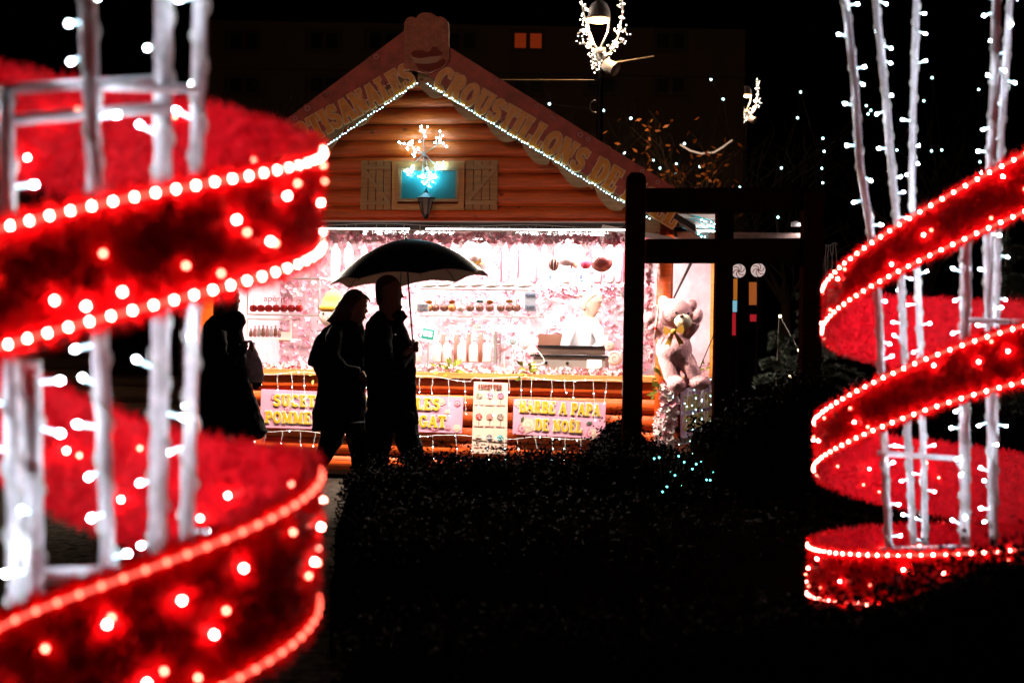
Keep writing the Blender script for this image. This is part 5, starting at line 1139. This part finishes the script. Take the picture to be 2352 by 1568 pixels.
F3 = fir('tall frosted fir tree behind the right red spiral', 2310, 500, 8.4, 260, 7)
b = MB(); P = [at(1792, 726, 10.9), at(1860, 850, 9.3), at(1815, 865, 10.5), at(1836, 804, 9.2), at(1920, 672, 9.2), at(1848, 893, 9.3)]; b.tube(P, .002, 4); T = thing('fairy_lights', 'few warm white bulbs wired through the fir branches by the right pergola post', 'string lights', P[0]); b.build('wire', M_wired, T); bulbs(T, P, .012, mat('led_candle', (1, .8, .5), emit=(1, .72, .4), es=12))
icicles('dim unlit icicle wires hanging in front of the fir left of the right spiral', [(1895, 562), (1922, 560)], lambda u, v, o: at(u, v, 9.0), 5, 12, (40, 110), 0, bl=.003, mm=mat('wire_tip', 0))
# ================================================================== FAR BUILDING
YB = 34.0; T = thing('apartment_building', 'dim beige apartment block with rows of dark windows behind the chalet', 'building', at(960, 784, YB)*1)
T.location.z = 0
M_far_wall = mat('far_wall', (.20, .13, .08), .9, var=.12, scale=1)
b = MB(); a, c = at(470, 784, YB), at(1700, 784, YB); zt = at(960, 55, YB).z; b.hexa([V((a.x, YB, 0)), V((c.x, YB, 0)), V((c.x, YB+10, 0)), V((a.x, YB+10, 0)), V((a.x, YB, zt)), V((c.x, YB, zt)), V((c.x, YB+10, zt)), V((a.x, YB+10, zt))]); b.build('wall', M_far_wall, T)
for v in (118, 285, 452): b = MB(); p, q = at(470, v+40, YB), at(1700, v+40, YB); z = p.z; b.hexa([V((a.x, YB-.12, z)), V((c.x, YB-.12, z)), V((c.x, YB, z)), V((a.x, YB, z)), V((a.x, YB-.12, z+.12)), V((c.x, YB-.12, z+.12)), V((c.x, YB, z+.12)), V((a.x, YB, z+.12))]); b.build('cornice', M_far_wall, T)
for v in (60, 175, 340):
    for u in (560, 745, 880, 1060, 1213, 1380, 1540):
        if v == 60: vv, hh = 95, 44
        else: vv, hh = v+22, 40
        p = at(u-36, vv+hh/2, YB-.02); q = at(u+36, vv-hh/2, YB-.02); b = MB(); x0, x1, z0, z1 = p.x, q.x, at(u, vv+hh/2, YB).z, at(u, vv-hh/2, YB).z
        lit = (v == 60 and u == 1213)
        b.hexa([V((x0, YB-.03, z0)), V((x1, YB-.03, z0)), V((x1, YB-.01, z0)), V((x0, YB-.01, z0)), V((x0, YB-.03, z1)), V((x1, YB-.03, z1)), V((x1, YB-.01, z1)), V((x0, YB-.01, z1))])
        wv = b.build('window', mat('curtain_lit', (.6, .2, .1), emit=(.8, .07, .01), es=.16, var=0) if lit else mat('far_glass', (.03, .03, .035), .3), T)
        b = MB()
        for xx in (x0, (x0+x1)/2, x1): b.box((xx, YB-.05, (z0+z1)/2), (.05, 0, 0), (0, .02, 0), (0, 0, (z1-z0)/2+.05))
        for zz in (z0, z1): b.box(((x0+x1)/2, YB-.05, zz), ((x1-x0)/2+.06, 0, 0), (0, .024, 0), (0, 0, .05))
        b.build('frame', mat('far_frame', (.12, .08, .06)), wv)
# neighbouring chalet, left
T = thing('wooden_chalet', 'unlit brown log chalet in the dark behind the poles of the left spiral', 'market stall', V((at(280, 784, 15).x, 15, 0)), None)
xl, xr = at(-120, 784, 15).x, at(455, 784, 14.8).x; b = MB()
for i in range(13):
    z0 = .1+i*.17; k = 6; q = len(b.v)
    for xx in (xl, xr):
        for j in range(k+1): b.v.append((xx, 15-.04*sin(pi*j/k), z0+.004+.162*j/k))
    for j in range(k): b.f.append((q+j, q+k+1+j, q+k+2+j, q+j+1)); b.m.append(0)
b.build('wall', M_brown, T); b = MB(); b.box(((xl+xr)/2, 16.02, 1.15), ((xr-xl)/2, 0, 0), (0, 1, 0), (0, 0, 1.15)); b.build('rear_wall', M_brown, T)
b = MB(); mx = (xl+xr)/2; P = [V((xl-.3, 14.7, 2.25)), V((xr+.3, 14.7, 2.25)), V((mx, 14.7, 3.6))]; b.prism(P, V((0, 1, 0)), 2.4); b.build('roof', MATS['roof_felt'], T)
b = MB(); b.box((xr-.7, 14.93, 1.25), (.45, 0, 0), (0, .03, 0), (0, 0, .35)); b.build('shutter', M_dkwood, T)
# ================================================================== FAR LIT STALL seen through the pergola
YF = 19.0; T = thing('far_stall', 'small distant stall with orange lit panels glimpsed between the pergola posts', 'market stall', V((at(1715, 784, YF).x, YF, 0)))
def fq(name, u0, v0, u1, v1, m, Y=YF, th=.05):
    b = MB(); P = [at(u0, v1, Y), at(u1, v1, Y), at(u1, v0, Y), at(u0, v0, Y)]; b.prism(P, V((0, 1, 0)), th); return b.build(name, m, T)
fq('back_wall', 1678, 560, 1750, 760, M_dkwood, YF+.4); z = at(1700, 735, YF).z
fq('lit_panel', 1686, 640, 1697, 688, mat('panel_orange', (.8, .3, .03), emit=(1, .32, .03), es=.35)); fq('lit_panel', 1722, 648, 1738, 700, mat('panel_dim', (.6, .2, .05), emit=(1, .25, .05), es=.28))
fq('screen', 1684, 690, 1696, 716, mat('screen_blue', (.2, .5, .7), emit=(.35, .80, 1), es=.55)); fq('red_strip', 1682, 718, 1690, 770, mat('strip_red', (.6, .02, .02), emit=(1, .03, .05), es=.35)); fq('red_counter', 1724, 722, 1740, 738, mat('strip_red', 0))
b = MB(); p = at(1712, 780, YF); b.box((p.x, YF+.2, p.z/2), (.18, 0, 0), (0, .15, 0), (0, 0, p.z/2)); b.build('counter', M_dkwood, T)
for i, (u, v) in enumerate(((1697, 622), (1742, 620))):
    S_ = thing('swirl_sign', f'{["left", "right"][i]} one of two white lit swirl lollipop signs beyond the pergola beam', 'sign', at(u, v+15, 17.5), 'lit lollipop signs'); c = at(u, v, 17.5); b = MB(); b.tube([c, c+V((0, .05, 0))], .085, 24); b.build('disc', mat('sign_lit', (.9, .75, .72), emit=(1, .78, .74), es=.5), S_)
    b = MB()
    for q in range(6): b.tube([c+V((cos(q*pi/3+k*.25)*.013*k, -.004, sin(q*pi/3+k*.25)*.013*k)) for k in range(7)], .005, 4)
    b.build('swirl', mat('swirl_pink', (.5, .12, .10)), S_)
    b = MB(); b.tube([c-UP*.08, V((c.x, c.y+.02, 0))], .015, 6); b.build('pole', M_dk, S_)
# cyan lit snow ornaments behind the roof edge, frosted light tufts
for (u0, v0, lb) in ((1585, 506, 'cyan tufts of fairy lights lying on the side flap roof'),):
    T = thing('fairy_light_tuft', lb, 'string lights', at(u0, v0+24, 13.0)); rr = random.Random(5); bp = []
    for k in range(14):
        a = at(1552+rr.uniform(0, 70), 494+rr.uniform(0, 30), 13.0); d = V((.22, 0, -.10))*rr.uniform(.4, 1); b = MB(); b.tube([a, a+d*.5+UP*.01, a+d], .0035, 4); b.build('twig', mat('twig_cyan', (.1, .5, .55), .4, emit=(.02, .45, .5), es=.35), T); bp += [a+d, a+d*.7]
    bulbs(T, bp, .006, M_fairy)
T = thing('fairy_light_tuft', 'small cluster of cold fairy lights on the left slope of the roof', 'string lights', Q(710, 262, .3)); b = MB(); b.tube([Q(695, 275, .3), Q(712, 262, .3), Q(728, 254, .3)], .003, 4); b.build('wire', M_wire, T); rr = random.Random(8); bulbs(T, [Q(rr.uniform(690, 728), 0, .3) if False else Q(696+k*2.1, 272-k*1.25+rr.uniform(-4, 3), .3) for k in range(15)]+[Q(1038, 131, .3), Q(1037, 124, .3)], .006, M_fairy)
# fairy lights caught in the shrub by the corner
rr = random.Random(15); T = thing('net_lights', 'cyan fairy lights scattered over the dark hedge below the corner cascade', 'string lights', at(1580, 1080, 8.3)); P = [at(rr.uniform(1500, 1640), rr.uniform(1040, 1130), 7.8+rr.uniform(0, .1)) for _ in range(17)]; P.sort(key=lambda p: p.x); b = MB(); b.tube(P, .0012, 3); b.build('wire', M_wired, T); bulbs(T, P, .0045, mat('led_teal', (.2, .9, .9), emit=(.15, .85, .80), es=9))
# unseen lamp copy added left of the camera, its spot lights the gable boards
L3 = place_copy(L1, (-1.2, 2.0, 0.0), 'unseen street lamp copy added left of the camera to light the gable boards')
L3.location = V((-4.5, 1.0, 0))
for o in bpy.data.objects:
    if o.parent == L3 and o.name.startswith('diffuser'):
        for q in bpy.data.objects:
            if q.parent == o: 
                sp_ = bpy.data.lights.new('lamp_light', 'SPOT'); sp_.energy = 620; sp_.color = (1, .50, .30); sp_.spot_size = R(24); sp_.spot_blend = .35; sp_.shadow_soft_size = .1
                q.data = sp_; q.rotation_euler = (fw(.3, 3.35) - wloc(q)).to_track_quat('-Z', 'Y').to_euler()
